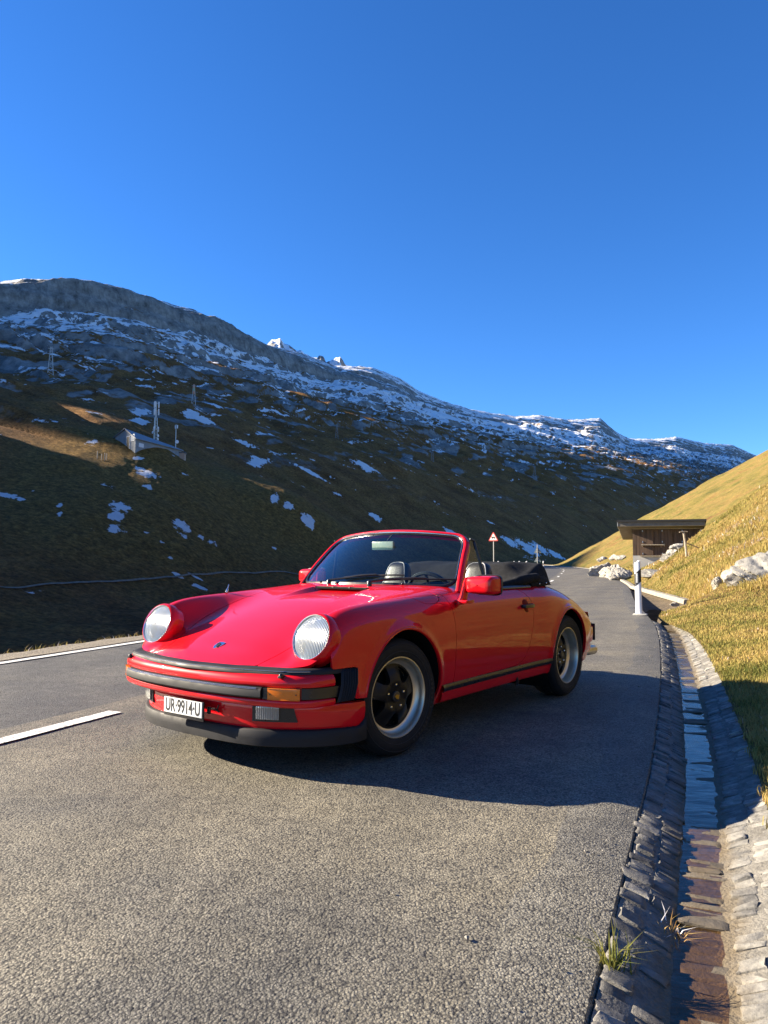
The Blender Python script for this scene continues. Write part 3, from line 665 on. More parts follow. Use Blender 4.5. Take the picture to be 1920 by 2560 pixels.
# ---------------------------------------------------------------- ditch and kerb beyond the marker post
iy = (REs[:, 1] > 13.2) & (REs[:, 1] < 31)
Gd = np.zeros((iy.sum(), 9, 3)); wd = HBo[iy]; yd = REs[iy, 1]
dep = np.interp(yd, [13.2, 14.4, 15.5, 17, 19.5, 22, 27, 31], [.05, .16, .52, .60, .42, .28, .18, .06])
for j, f in enumerate(np.linspace(0, 1, 9)):
    Gd[:, j, :2] = REs[iy]+RN[iy]*(wd*f-.01)[:, None]; Gd[:, j, 2] = -.02-dep*np.sin(pi*np.clip(f*1.05, 0, 1))**.6+.02*fbm(Gd[:, j, 0]*3, Gd[:, j, 1]*3, 3, 66)
m = MB(); m.grid(Gd, flip=True); tag(m.build('ditch', pbr('ditch_earth', (.075, .055, .032), .95, var=.6, vscale=6, bump=1.0, bscale=25)), kind='structure')
ky = [(7.92, 19.3), (8.2, 20.6), (8.95, 24.3), (10.08, 29.6)]
kc = np.concatenate([catmull(ky, 8)[:-1], (REs+RN*.16)[(REs[:, 1] > 29.9) & (REs[:, 1] < 180)]])
kN = normals2(kc); kN = gsmooth(kN, 3, 0)
Gk = np.stack([np.c_[kc-kN*.13, kc[:, 0]*0-.06], np.c_[kc-kN*.12, kc[:, 0]*0+.035], np.c_[kc-kN*.10, kc[:, 0]*0+.06], np.c_[kc+kN*.06, kc[:, 0]*0+.065], np.c_[kc+kN*.09, kc[:, 0]*0+.04], np.c_[kc+kN*.14, kc[:, 0]*0-.25]], 1)
Gk[:, 1:5, 2] += .012*fbm(kc[:, :1]*2.0, kc[:, 1:]*2.0+np.arange(4)[None], 3, 68)
m = MB(); m.grid(Gk); m.add(Gk[0], [[0, 1, 2, 3, 4, 5]]); tag(m.build('kerb', pbr('kerb_granite', (.25, .225, .18), .9, var=.3, vscale=5, bump=.5, bscale=40)), kind='structure')
# footpath across the far side of the valley
pc = catmull([(-66, 84), (-58, 97), (-50.5, 110), (-41.3, 135), (-33, 155), (-24.6, 173), (-12, 195), (4, 220)], 14)
pn = normals2(pc); Gp = np.zeros((len(pc), 3, 3))
for j, o in enumerate((-.26, 0, .26)):
    Q_ = pc+pn*o; Gp[:, j, :2] = Q_; Gp[:, j, 2] = terrain(Q_[:, 0], Q_[:, 1])+.2
m = MB(); m.grid(Gp); tag(m.build('footpath', pbr('path_dirt', (.17, .13, .085), .95, var=.4, vscale=1.5)), kind='structure')

# loose grit gathered along the edge of the asphalt
k = 420; s = GS0+(s_of_y(14)-GS0)*rng.random(k)**1.6; oo = -np.abs(rng.gamma(1.3, .16, k))-.01
gv, gf = [], []; ico = np.array([(1, 0, 0), (-1, 0, 0), (0, 1, 0), (0, -1, 0), (0, 0, 1), (0, 0, -1)], float); fc = np.array([(0, 2, 4), (2, 1, 4), (1, 3, 4), (3, 0, 4), (2, 0, 5), (1, 2, 5), (3, 1, 5), (0, 3, 5)])
for a, o_ in zip(s, oo):
    q_ = road_at(a, o_); r_ = rng.gamma(2.0, .0014)+.001; gv.append(ico*r_*rng.uniform(.6, 1.3, (6, 1))*[1, 1, .6]+[q_[0], q_[1], .004+r_*.3]); gf.append(fc+6*len(gf))
tag(mesh_np('loose_grit', np.concatenate(gv), np.concatenate(gf), pbr('grit', (.22, .20, .17), .9, var=.5, vscale=60), smooth=False), kind='stuff')
# ================================================================== GRASS ON THE BANK (uncountable: one object)
def grass_mat():
    m, n, l, b = new_mat('grass_blades')
    at = n.new('ShaderNodeAttribute'); at.attribute_name = 'tone'
    r = n.new('ShaderNodeValToRGB'); e = r.color_ramp.elements
    for x in ((0.0, (.075, .10, .02)), (.22, (.17, .165, .038)), (.45, (.34, .275, .08)), (.68, (.44, .32, .11)), (.85, (.33, .19, .065)), (1.0, (.50, .40, .20))):
        k = e.new(x[0]); k.color = (*x[1], 1)
    e.remove(e[0])
    l.new(at.outputs['Fac'], r.inputs['Fac']); l.new(r.outputs['Color'], b.inputs['Base Color']); b.inputs['Roughness'].default_value = .75; b.inputs['Specular IOR Level'].default_value = .2
    tr = n.new('ShaderNodeBsdfTranslucent'); l.new(r.outputs['Color'], tr.inputs[0]); mx = n.new('ShaderNodeMixShader'); mx.inputs[0].default_value = .3
    l.new(b.outputs[0], mx.inputs[1]); l.new(tr.outputs[0], mx.inputs[2]); l.new(mx.outputs[0], n['Material Output'].inputs[0])
    return m
M_GRASS = grass_mat()
def blades(x, y, z, hgt, wid, tone, lean=.5, seg=2):
    k = len(x); a = rng.uniform(0, 2*pi, k); ln = rng.uniform(.15, 1, k)*lean*hgt; la = a+rng.normal(0, .7, k)
    ca, sa = np.cos(a+pi/2)*wid/2, np.sin(a+pi/2)*wid/2; lx, ly = np.cos(la)*ln, np.sin(la)*ln
    V = np.zeros((k, 5, 3))
    V[:, 0] = np.stack([x-ca, y-sa, z-.01], 1); V[:, 1] = np.stack([x+ca, y+sa, z-.01], 1)
    V[:, 2] = np.stack([x-ca*.7+lx*.35, y-sa*.7+ly*.35, z+hgt*.6], 1); V[:, 3] = np.stack([x+ca*.7+lx*.35, y+sa*.7+ly*.35, z+hgt*.6], 1)
    V[:, 4] = np.stack([x+lx, y+ly, z+hgt*rng.uniform(.75, 1, k)], 1)
    b = np.arange(k)[:, None]*5
    F = np.concatenate([b+[0, 1, 3], b+[0, 3, 2], b+[2, 3, 4]]); return V.reshape(-1, 3), F, np.repeat(tone, 5)
def off_hb(x, y):
    out = np.zeros(len(x)); hb = HB[::2]
    for i in range(0, len(x), 20000):
        d = (x[i:i+20000, None]-hb[None, :, 0])**2+(y[i:i+20000, None]-hb[None, :, 1])**2; k = d.argmin(1)
        out[i:i+20000] = (x[i:i+20000]-hb[k, 0])*hd[0]+(y[i:i+20000]-hb[k, 1])*hd[1]
    return out
def hz(x, y, o):
    nr = sstep(0, .8, o); return hill_z(x, y)*nr+(1-nr)*.015+.035*sstep(0, .25, o)*sstep(40, 20, y)
N0 = 520000
u = rng.random(N0); r = 2.6*(60/2.6)**(u**.92); az = np.radians(rng.uniform(8, 33, N0)); side = rng.random(N0) < .22; r = np.where(side, 1.2*(16/1.2)**u, r); az = np.where(side, np.radians(rng.uniform(31, 88, N0)), az); x, y = r*np.sin(az), r*np.cos(az)
o = off_hb(x, y); k = o > .0+.05*rng.random(N0); x, y, o, r = x[k], y[k], o[k], r[k]
z = hz(x, y, o); dp = d_hill(x, y); s_ = x*sin(HA)+y*cos(HA)
bank = sstep(.25, .7, hill_z(x, y)+.15*fbm(x*.7, y*.7, 3, 111))*sstep(11, 15, y)
clump = fbm(x/.55, y/.55, 3, 112); big = fbm(x/3.2, y/3.2, 3, 113)
keep = rng.random(len(x)) < np.where(bank > .5, sstep(-.35, .25, clump), .8*sstep(-.6, .1, clump+.3))
x, y, o, r, z, bank, clump, big = [q_[keep] for q_ in (x, y, o, r, z, bank, clump, big)]
h_ = np.where(bank > .5, rng.gamma(3, .018, len(x))+.035+.07*sstep(0, .5, clump), rng.uniform(.012, .05, len(x)))*np.clip(1-.3*sstep(30, 60, r), .5, 1)
tall = (rng.random(len(x)) < .0022)*(bank > .5); h_ = h_+tall*rng.uniform(.12, .32, len(x))
w_ = (.0028+.00062*r)*np.where(tall, .5, 1)
tone = np.clip(np.where(bank > .5, .52+.62*big, .30+.55*fbm(x/.9, y/.9, 4, 114)+.15*sstep(3, 0, o))+rng.normal(0, .12, len(x)), 0, 1); tone = np.where(tall, .97, tone)
V, F, T_ = blades(x, y, z, h_, w_, tone, .8)
tag(mesh_np('grass', V, F, M_GRASS, attrs=dict(tone=T_), smooth=False), kind='stuff')
# thin grass along the drop on the far side of the road
k = 9000; s = rng.uniform(s_of_y(3), s_of_y(60), k); oo = -6.75-rng.gamma(2, .28, k)
P_ = np.stack([np.interp(s, SS, REs[:, 0])+np.interp(s, SS, RN[:, 0])*oo, np.interp(s, SS, REs[:, 1])+np.interp(s, SS, RN[:, 1])*oo], 1)
V, F, T_ = blades(P_[:, 0], P_[:, 1], terrain(P_[:, 0], P_[:, 1]), rng.uniform(.03, .14, k), .003+.0006*P_[:, 1], np.clip(rng.normal(.6, .2, k), 0, 1), .9)
tag(mesh_np('verge_grass', V, F, M_GRASS, attrs=dict(tone=T_), smooth=False), kind='stuff')
# ================================================================== THE CAR
TH = 0.6362
CAR = empty('convertible_car', (-0.5113, 4.5288, 0), atan2(-cos(TH), -sin(TH)),
            'glossy red classic convertible with its black soft top folded, parked on the mountain road', 'car')

def paint_mat():
    m, n, l, b = new_mat('red_paint')
    b.inputs['Base Color'].default_value = (.60, .0035, .010, 1)
    b.inputs['Roughness'].default_value = .4; b.inputs['Specular IOR Level'].default_value = .08
    b.inputs['Coat Weight'].default_value = .72; b.inputs['Coat Roughness'].default_value = .012; b.inputs['Coat IOR'].default_value = 1.5
    tc = n.new('ShaderNodeTexCoord'); nz = n.new('ShaderNodeTexNoise'); nz.inputs['Scale'].default_value = 900; nz.inputs['Detail'].default_value = 1
    l.new(tc.outputs['Object'], nz.inputs['Vector'])
    bp = n.new('ShaderNodeBump'); bp.inputs['Strength'].default_value = .012; bp.inputs['Distance'].default_value = .0004
    l.new(nz.outputs['Fac'], bp.inputs['Height']); l.new(bp.outputs['Normal'], b.inputs['Coat Normal'])
    # faint road dust low on the panels
    sp = n.new('ShaderNodeSeparateXYZ'); l.new(tc.outputs['Object'], sp.inputs[0])
    mr = n.new('ShaderNodeMapRange'); mr.inputs['From Min'].default_value = .42; mr.inputs['From Max'].default_value = .2
    mr.inputs['To Min'].default_value = .015; mr.inputs['To Max'].default_value = .12
    l.new(sp.outputs['Z'], mr.inputs['Value']); l.new(mr.outputs['Result'], b.inputs['Coat Roughness'])
    return m
M_PAINT = paint_mat()
M_RUB = pbr('black_rubber', (.014, .014, .016), .62, spec=.25, var=.25, vscale=14, rvar=.12)
M_RUBG = pbr('weathered_rubber', (.014, .0145, .016), .6, spec=.25, var=.35, vscale=9, rvar=.15)
M_TRIM = pbr('satin_black_trim', (.012, .012, .014), .32, rvar=.08, vscale=20)
M_TYRE = pbr('tyre_rubber', (.012, .012, .0125), .75, var=.3, vscale=30, spec=.3)
M_CHROME = pbr('bright_metal', (.75, .75, .74), .18, 1.0)
M_ALU = pbr('anodised_alloy', (.66, .58, .44), .38, .8, rvar=.08, vscale=25)
M_BLKW = pbr('wheel_black', (.006, .006, .0065), .5, coat=.1, spec=.25)
M_DARK = pbr('dark_cavity', (.008, .008, .008), .9, spec=.1)
M_CLOTH = pbr('soft_top_cloth', (.012, .0125, .014), .92, var=.4, vscale=40, bump=.5, bscale=260, spec=.2)
M_LEATHER = pbr('black_leather', (.018, .018, .02), .42, bump=.25, bscale=220, rvar=.08, vscale=12)
M_WHITE = pbr('plate_white', (.75, .75, .72), .4, var=.08, vscale=30)
M_INK = pbr('plate_black', (.012, .012, .013), .5)
M_AMBER = pbr('amber_lens', (.75, .17, .008), .12, coat=.6)
M_GOLD = pbr('gold_metal', (.65, .42, .09), .3, 1.0)
M_EXH = pbr('exhaust_steel', (.34, .30, .24), .35, 1.0, rvar=.1, vscale=30)

def glass_mat(name, tint, refl=1.0, fmul=1.0):
    m, n, l, b = new_mat(name); n.remove(b)
    tr = n.new('ShaderNodeBsdfTransparent'); tr.inputs[0].default_value = (*tint, 1)
    gl = n.new('ShaderNodeBsdfGlossy'); gl.inputs['Roughness'].default_value = .0; gl.inputs['Color'].default_value = (refl, refl, refl, 1)
    fr = schlick(n, l, .045)
    mu = n.new('ShaderNodeMath'); mu.operation = 'MULTIPLY'; mu.inputs[1].default_value = fmul; mu.use_clamp = True
    mx = n.new('ShaderNodeMixShader')
    l.new(fr, mu.inputs[0]); l.new(mu.outputs[0], mx.inputs[0]); l.new(tr.outputs[0], mx.inputs[1]); l.new(gl.outputs[0], mx.inputs[2])
    l.new(mx.outputs[0], n['Material Output'].inputs[0])
    return m
M_GLASS = glass_mat('tinted_glass', (.62, .70, .70), 1.0, 1.5)
M_GLASS2 = glass_mat('side_glass', (.70, .76, .78), 1.0, .8)
def lens_mat(name, base, ribs, rib_axis='Y', dirt=.1):
    m, n, l, b = new_mat(name)
    b.inputs['Base Color'].default_value = (*base, 1); b.inputs['Roughness'].default_value = .12
    b.inputs['Transmission Weight'].default_value = .35; b.inputs['Coat Weight'].default_value = .7
    tc = n.new('ShaderNodeTexCoord'); wv = n.new('ShaderNodeTexWave'); wv.bands_direction = rib_axis; wv.inputs['Scale'].default_value = ribs
    wv.wave_profile = 'SIN'; wv.inputs['Distortion'].default_value = .3
    l.new(tc.outputs['Object'], wv.inputs['Vector'])
    bp = n.new('ShaderNodeBump'); bp.inputs['Strength'].default_value = .45; bp.inputs['Distance'].default_value = .003
    l.new(wv.outputs['Fac'], bp.inputs['Height']); l.new(bp.outputs['Normal'], b.inputs['Normal'])
    return m
M_LENS = lens_mat('headlamp_glass', (.24, .265, .26), 34)
M_FOG = lens_mat('fog_glass', (.32, .33, .30), 30)

# ------------------------------------------------------------------ body shell (a lofted surface, cut into panels)
XS = [.83, .76, .70, .62, .53, .44, .30, .15, 0, -.2, -.42, -.6, -.8, -1.3, -1.6, -1.9, -2.2, -2.5, -2.75, -2.95, -3.08]
K = {   # each key: list of (y, z) for the 21 stations, from the centre line out and down
0: [.512, .545, .572, .600, .638, .672, .722, .768, .808, .850, .884, .902, .915, .93, .95, .965, .945, .87, .785, .695, .61],
1: [.510, .542, .569, .597, .634, .667, .716, .763, .804, .848, .882, .900, .913, .93, .95, .958, .935, .86, .777, .688, .605],
2: [.505, .530, .548, .572, .612, .648, .698, .748, .795, .842, .876, .893, .902, .915, .93, .938, .905, .832, .753, .668, .59],
3: [.500, .520, .535, .556, .640, .700, .752, .790, .819, .846, .870, .884, .892, .895, .90, .908, .870, .800, .733, .650, .575],
4: [.495, .515, .530, .565, .750, .800, .824, .835, .842, .853, .863, .871, .872, .868, .868, .876, .845, .776, .705, .628, .56],
5: [.490, .508, .522, .560, .716, .768, .795, .806, .813, .822, .829, .834, .836, .836, .838, .836, .800, .735, .665, .592, .535],
6: [.480, .496, .508, .545, .640, .690, .718, .728, .734, .742, .748, .752, .754, .752, .752, .748, .718, .664, .608, .552, .51],
7: [.470, .484, .495, .525, .572, .596, .610, .615, .617, .620, .622, .623, .623, .622, .622, .620, .606, .580, .552, .515, .485],
8: [.45]*21, 9: [.33]*21, 10: [.22]*21}
YK = {
0: [0]*21,
1: [.22]*2+[.235]*17+[.22]*2,
2: [.38, .395, .405, .425, .440, .445, .448, .450, .452, .458, .465, .472, .475, .475, .472, .462, .44, .43, .415, .39, .36],
3: [.46, .475, .485, .505, .525, .532, .538, .545, .552, .562, .572, .580, .585, .590, .590, .578, .555, .545, .525, .49, .44],
4: [.53, .550, .565, .595, .612, .618, .626, .634, .641, .648, .652, .655, .660, .668, .672, .668, .660, .645, .615, .575, .515],
5: [.58, .605, .625, .660, .695, .708, .718, .724, .727, .729, .730, .728, .725, .728, .732, .745, .742, .722, .688, .64, .57],
6: [.62, .645, .665, .695, .735, .752, .766, .773, .776, .777, .776, .773, .770, .772, .778, .796, .797, .776, .738, .68, .60],
7: [.63, .655, .675, .710, .754, .766, .784, .794, .798, .798, .796, .793, .791, .793, .800, .815, .818, .800, .764, .70, .615],
8: [.63, .655, .675, .710, .754, .766, .785, .796, .800, .799, .793, .789, .787, .790, .799, .816, .820, .802, .766, .705, .62],
9: [.62, .645, .665, .695, .735, .755, .775, .785, .788, .785, .778, .774, .772, .774, .782, .800, .804, .786, .75, .69, .60],
10: [.57, .595, .615, .645, .685, .705, .725, .735, .738, .735, .735, .735, .733, .735, .742, .755, .758, .742, .71, .65, .56]}

ux = np.concatenate([np.linspace(.83, -.6, 150), np.linspace(-.61, -3.08, 190)])
NSP = 13
cy = np.stack([pchip(XS, YK[k], ux) for k in range(11)], 1); cz = np.stack([pchip(XS, K[k], ux) for k in range(11)], 1)
cy = np.concatenate([cy[:, ::-1], -cy[:, 1:]], 1); cz = np.concatenate([cz[:, ::-1], cz[:, 1:]], 1)
def spline_rows(Cc, n):
    Q = np.concatenate([2*Cc[:, :1]-Cc[:, 1:2], Cc, 2*Cc[:, -1:]-Cc[:, -2:-1]], 1); out = []
    t = np.linspace(0, 1, n, endpoint=False)[None]
    for i in range(1, Q.shape[1]-2):
        p0, p1, p2, p3 = [Q[:, i+j][:, None] for j in (-1, 0, 1, 2)]
        out.append(.5*(2*p1+(p2-p0)*t+(2*p0-5*p1+4*p2-p3)*t**2+(3*p1-p0-3*p2+p3)*t**3))
    return np.concatenate(out+[Cc[:, -1:]], 1)
GY = spline_rows(cy, NSP); GZ = spline_rows(cz, NSP)
GY = gsmooth(gsmooth(GY, 3.0, 0), 4.0, 1); GZ = gsmooth(gsmooth(GZ, 3.0, 0), 4.0, 1)
GX = np.repeat(ux[:, None], GY.shape[1], 1)
# flare rolled out round the wheel openings
ARCH = [(0.0, .338, .350), (-2.225, .338, .350)]
for xa, za, ra in ARCH:
    rr = np.hypot(GX-xa, GZ-za)
    GY += np.sign(GY)*np.where(np.abs(GY) > .5, .012*np.exp(-((rr-ra)/.03)**2)*(GZ > .2), 0)
# the wings' front ends turn into round tubes that carry the headlamps
_LN = np.array([cos(RAD(22)), 0, sin(RAD(22))])
for s_ in (1, -1):
    c_ = np.array([.575, s_*.613, .676]); D_ = np.stack([GX, GY, GZ], -1)-c_
    t_ = D_ @ _LN; Q_ = D_-t_[..., None]*_LN; rad_ = np.linalg.norm(Q_, axis=-1)+1e-6
    up_ = (Q_ @ np.array([-sin(RAD(22)), 0, cos(RAD(22))]))/rad_
    w_ = sstep(-.34, -.07, t_)*sstep(.0, -.02, t_*0+np.maximum(0, t_-.02))*sstep(-.75, -.25, up_)*((rad_ > .04) & (rad_ < .24))*sstep(.24, .17, rad_)
    k_ = 1+w_*(.1345/rad_-1)
    GX = np.where(w_ > 0, c_[0]+t_*_LN[0]+Q_[..., 0]*k_, GX); GY = np.where(w_ > 0, c_[1]+Q_[..., 1]*k_, GY); GZ = np.where(w_ > 0, c_[2]+t_*_LN[2]+Q_[..., 2]*k_, GZ)
# recess in the bonnet in front of the air intake
GZ -= .026*sstep(.02, -.40, GX)*sstep(.236, .226, np.abs(GY))*(GX > -.43)
P = np.stack([GX, GY, GZ], -1)
dU = np.gradient(P, axis=0); dV = np.gradient(P, axis=1)
GN = np.cross(dV, dU); GN /= np.linalg.norm(GN, axis=-1, keepdims=True)+1e-12
if GN[60, GN.shape[1]//2, 2] < 0: GN = -GN
AY = np.abs(GY)

def clip_grid(P, N, g):
    nu, nv = g.shape
    ins = g > 0
    cnt = ins[:-1, :-1].astype(int)+ins[1:, :-1]+ins[1:, 1:]+ins[:-1, 1:]
    I = np.arange(nu*nv).reshape(nu, nv)
    full = np.argwhere(cnt == 4); F = [(I[a, b], I[a+1, b], I[a+1, b+1], I[a, b+1]) for a, b in full]
    Pf = P.reshape(-1, 3); Nf = N.reshape(-1, 3); gf = g.ravel()
    V = list(Pf); NN = list(Nf); ed = {}
    for a, b in np.argwhere((cnt > 0) & (cnt < 4)):
        q = [I[a, b], I[a+1, b], I[a+1, b+1], I[a, b+1]]; out = []
        for i in range(4):
            p, r = q[i], q[(i+1) % 4]
            if gf[p] > 0: out.append(p)
            if (gf[p] > 0) != (gf[r] > 0):
                k = (min(p, r), max(p, r))
                if k not in ed:
                    t = gf[k[0]]/(gf[k[0]]-gf[k[1]]); t = min(max(t, .02), .98)
                    ed[k] = len(V); V.append(Pf[k[0]]*(1-t)+Pf[k[1]]*t); NN.append(Nf[k[0]]*(1-t)+Nf[k[1]]*t)
                out.append(ed[k])
        if len(out) > 2: F.append(tuple(out))
    used = sorted({i for f in F for i in f}); mp = {o: i for i, o in enumerate(used)}
    return np.array([V[i] for i in used]), np.array([NN[i] for i in used]), [[mp[i] for i in f] for f in F]

def panel(name, g, mat, parent, depth=.012, P=P, N=GN, offs=0.0):
    V, NN, F = clip_grid(P, N, g)
    if offs: V = V+NN*offs
    cntr = {}
    for f in F:
        for i in range(len(f)):
            a, b = f[i], f[(i+1) % len(f)]
            cntr.setdefault((min(a, b), max(a, b)), []).append((a, b))
    be = [v[0] for v in cntr.values() if len(v) == 1]
    bv = sorted({i for e in be for i in e}); m1 = {}; V2 = []; n0 = len(V)
    # three loops: edge copy, a small rounded edge, then the returned flange
    for i in bv:
        m1[i] = (n0+len(V2), n0+len(V2)+1); V2 += [V[i], V[i]-NN[i]*depth]
    F2 = [(b, a, m1[a][0], m1[b][0]) for a, b in be]
    F2 = [(m1[b][0], m1[a][0], m1[a][1], m1[b][1]) for a, b in be]
    o = mesh_np(name, np.concatenate([V, np.array(V2)]), F+F2, mat, parent)
    return o, V, be

xstrip = pchip([0, .28, .41, .52, .60, .66, .70, .727, .745, .9], [.806, .772, .738, .706, .676, .640, .590, .560, .560, .560], AY)
LN = np.array([cos(RAD(22)), 0, sin(RAD(22))])
LAMP_C = [np.array([.575, s*.613, .676]) for s in (1, -1)]
def lamp_field(P):
    out = np.full(P.shape[:2], 9.0)
    for c in LAMP_C:
        d = P-c; t = d@LN; rad = np.linalg.norm(d-t[..., None]*LN, axis=-1)
        up = ((d-t[..., None]*LN) @ np.array([-sin(RAD(22)), 0, cos(RAD(22))]))/(rad+1e-6)
        out = np.minimum(out, np.maximum(rad-(.116+.034*sstep(-.25, .15, up)), -.046-t))
    return out
def poly_sdf(px, py, poly):
    poly = np.asarray(poly, float); n = len(poly); d2 = np.full(px.shape, 1e9); s = np.zeros(px.shape, int)
    for i in range(n):
        a, b = poly[i], poly[(i+1) % n]; e = b-a
        w0 = px-a[0]; w1 = py-a[1]; t = np.clip((w0*e[0]+w1*e[1])/(e@e), 0, 1)
        d2 = np.minimum(d2, (w0-e[0]*t)**2+(w1-e[1]*t)**2)
        c = ((a[1] <= py) != (b[1] <= py)) & (px < (b[0]-a[0])*(py-a[1])/(b[1]-a[1]+1e-12)+a[0])
        s += c
    return np.where(s % 2 == 1, -1, 1)*np.sqrt(d2)
def g_common():
    g = np.minimum(xstrip-GX, np.maximum(GZ-.527, 0.408-GX))
    g = np.minimum(g, np.maximum(GZ-.366, -GX))
    for xa, za, ra in ARCH:
        rr = np.hypot(GX-xa, GZ-za)-ra
        g = np.where(AY > .45, np.minimum(g, rr), g)
    g = np.minimum(g, lamp_field(P))
    xg = -.565-.185*(AY/.63)**2
    cock = np.minimum(np.minimum(.688-AY, xg-.02-GX), GX+2.22)
    g = np.where(GZ > .6, np.minimum(g, -cock), g)
    g = np.where((GX < -2.9), np.minimum(g, GZ-.36), g)
    return g
GC = g_common()
yh = pchip([.9, .74, .66, .60, .52, .3, 0, -.3, -.5], [.38, .402, .412, .425, .448, .485, .503, .512, .515], GX)
g_hood = np.minimum(np.minimum(yh-AY, GX+.385+.05*(AY/.5)**2), GZ-.45)
door_poly = [(-.500, .905), (-.500, .845), (-.512, .800), (-.520, .75), (-.523, .58), (-.515, .33), (-.512, .326), (-1.28, .332), (-1.38, .342), (-1.44, .362), (-1.492, .405), (-1.541, .5), (-1.58, .6), (-1.604, .675), (-1.618, .741), (-1.600, .79), (-1.56, .825), (-1.515, .85), (-1.50, .92)]
g_door = np.where(AY > .55, -poly_sdf(GX, GZ, door_poly), -1)
g_flap = np.where(GY > .6, np.minimum((1-np.hypot((GX+.325)/.132, (GZ-.860)/.056))*.06, GY-.640), -1)
GAP = .0022
body_g = np.minimum(np.minimum(GC, -g_hood-GAP), np.minimum(-g_door-GAP, -g_flap-.0015))
BODY, bodyV, bodyE = panel('body', body_g, M_PAINT, CAR, .02)
panel('bonnet', np.minimum(GC, g_hood-GAP), M_PAINT, CAR)
DOORS = []
for s in (1, -1):
    o, _, _ = panel('door', np.where(GY*s > 0, np.minimum(GC, g_door-GAP), -1), M_PAINT, CAR); DOORS.append(o)
panel('fuel_flap', np.minimum(GC, g_flap-.0015), M_PAINT, CAR)

# rolled lips of the wheel openings
def side_y(x, z):
    """outer y of the left flank at (x, z)"""
    iu = np.argmin(np.abs(ux-x)); half = GY.shape[1]//2
    zz = GZ[iu, :half]; yy = GY[iu, :half]
    k = np.argsort(zz[:half-20]); return float(np.interp(z, zz[:half-20][k], yy[:half-20][k]))
for (xa, za, ra), a0, a1 in zip(ARCH, (5, -18), (198, 184)):
    for s in (1, -1):
        pts = []
        for a in np.linspace(RAD(a0), RAD(a1), 70):
            x = xa+ra*cos(a); z = za+ra*sin(a); pts.append((x, s*(side_y(x, max(z, .23))-.004), z))
        m = MB(); m.tube(pts, .008, 6); m.build('wheel_arch_lip', M_PAINT, CAR)
        m = MB(); G = np.zeros((48, 3, 3))
        for i, a in enumerate(np.linspace(RAD(-40), RAD(220), 48)):
            for j, (yy, rr) in enumerate(((.79, ra+.004), (.70, ra+.012), (.40, ra+.012))):
                y_ = min(yy, side_y(xa+rr*cos(a), max(.25, za+rr*sin(a)))-.006)
                G[i, j] = (xa+rr*cos(a), s*y_, za+rr*sin(a))
        m.grid(G); m.build('wheel_well', M_DARK, CAR)
# dark floor pan and inner bulkheads so nothing shows through the gaps
m = MB()
m.box((-1.1, 0, .235), (1.35, 1.42, .05)); m.box((.0, 0, .34), (1.1, .76, .25)); m.box((-2.3, 0, .34), (1.2, .76, .25))
m.box((-.47, 0, .55), (.03, 1.36, .55)); m.box((.36, 0, .45), (.6, 1.0, .1)); m.box((-1.85, 0, .52), (.05, 1.45, .6))
m.build('floor_pan', M_DARK, CAR, False)

# ------------------------------------------------------------------ sills and rocker strip
for s in (1, -1):
    m = MB()
    xs_ = np.linspace(-.372, -1.868, 60); pr = [(0.000, .330), (.012, .331), (.017, .322), (.017, .305), (.010, .290), (-.004, .288)]
    G = np.array([[(x, s*(side_y(x, .33)+o-.002), z+.006*sstep(-1.0, -1.86, x)) for o, z in pr] for x in xs_])
    m.grid(G, flip=(s > 0)); m.build('rocker_strip', M_TRIM, CAR)
    m = MB()
    pr = [(-.006, .287), (-.008, .262), (-.02, .232), (-.05, .218), (-.12, .214)]
    G = np.array([[(x, s*(side_y(x, .33)+o), z) for o, z in pr] for x in np.linspace(-.395, -1.85, 40)])
    m.grid(G, flip=(s > 0)); m.build('sill', M_PAINT, CAR)
m = MB(); m.tube([(-1.39, .755, .25), (-1.405, .76, .22), (-1.402, .752, .195)], .011, 8); m.build('jacking_point', M_RUB, CAR)

# ------------------------------------------------------------------ plan curves for bumpers and apron
def plan_curve(half):
    h = np.array(half, float); full = np.concatenate([[(x, -y) for x, y in h[::-1]], h[1:]])
    return catmull(full, 12)
FB = plan_curve([(.856, 0), (.850, .2), (.833, .36), (.808, .48), (.778, .585), (.738, .665), (.684, .722), (.62, .752), (.55, .768), (.48, .776), (.40, .785), (.352, .788)])
AP = plan_curve([(.785, 0), (.779, .2), (.757, .36), (.720, .47), (.665, .565), (.595, .65), (.525, .708), (.455, .748), (.40, .774), (.348, .780)])
def sub_curve(Cv, t0, t1, by='y', n=None):
    """portion of a plan curve between signed arc positions, or between two y values on the front"""
    d = np.concatenate([[0], np.cumsum(np.linalg.norm(np.diff(Cv, axis=0), axis=1))]); mid = np.interp(0, Cv[:, 1], d)
    if by == 'y': a, b = np.interp(t0, Cv[:, 1], d), np.interp(t1, Cv[:, 1], d)
    else: a, b = mid+t0, mid+t1
    n = n or max(4, int(abs(b-a)/.012))
    s = np.linspace(a, b, n); return np.stack([np.interp(s, d, Cv[:, 0]), np.interp(s, d, Cv[:, 1])], 1), s-mid
def sweep(Cv, prof, zfun=None):
    """prof: (offset outward, z)"""
    T = np.gradient(Cv, axis=0); T /= np.linalg.norm(T, axis=1)[:, None]; Nn = np.stack([T[:, 1], -T[:, 0]], 1)
    out = np.zeros((len(Cv), len(prof), 3))
    for j, (o, z) in enumerate(prof):
        out[:, j, :2] = Cv+Nn*np.asarray(o).reshape(-1, 1) if not np.isscalar(o) else Cv+Nn*o
        out[:, j, 2] = z
    return out
def rounded_prof(pts, n=5):
    return [tuple(p) for p in catmull(pts, n)]
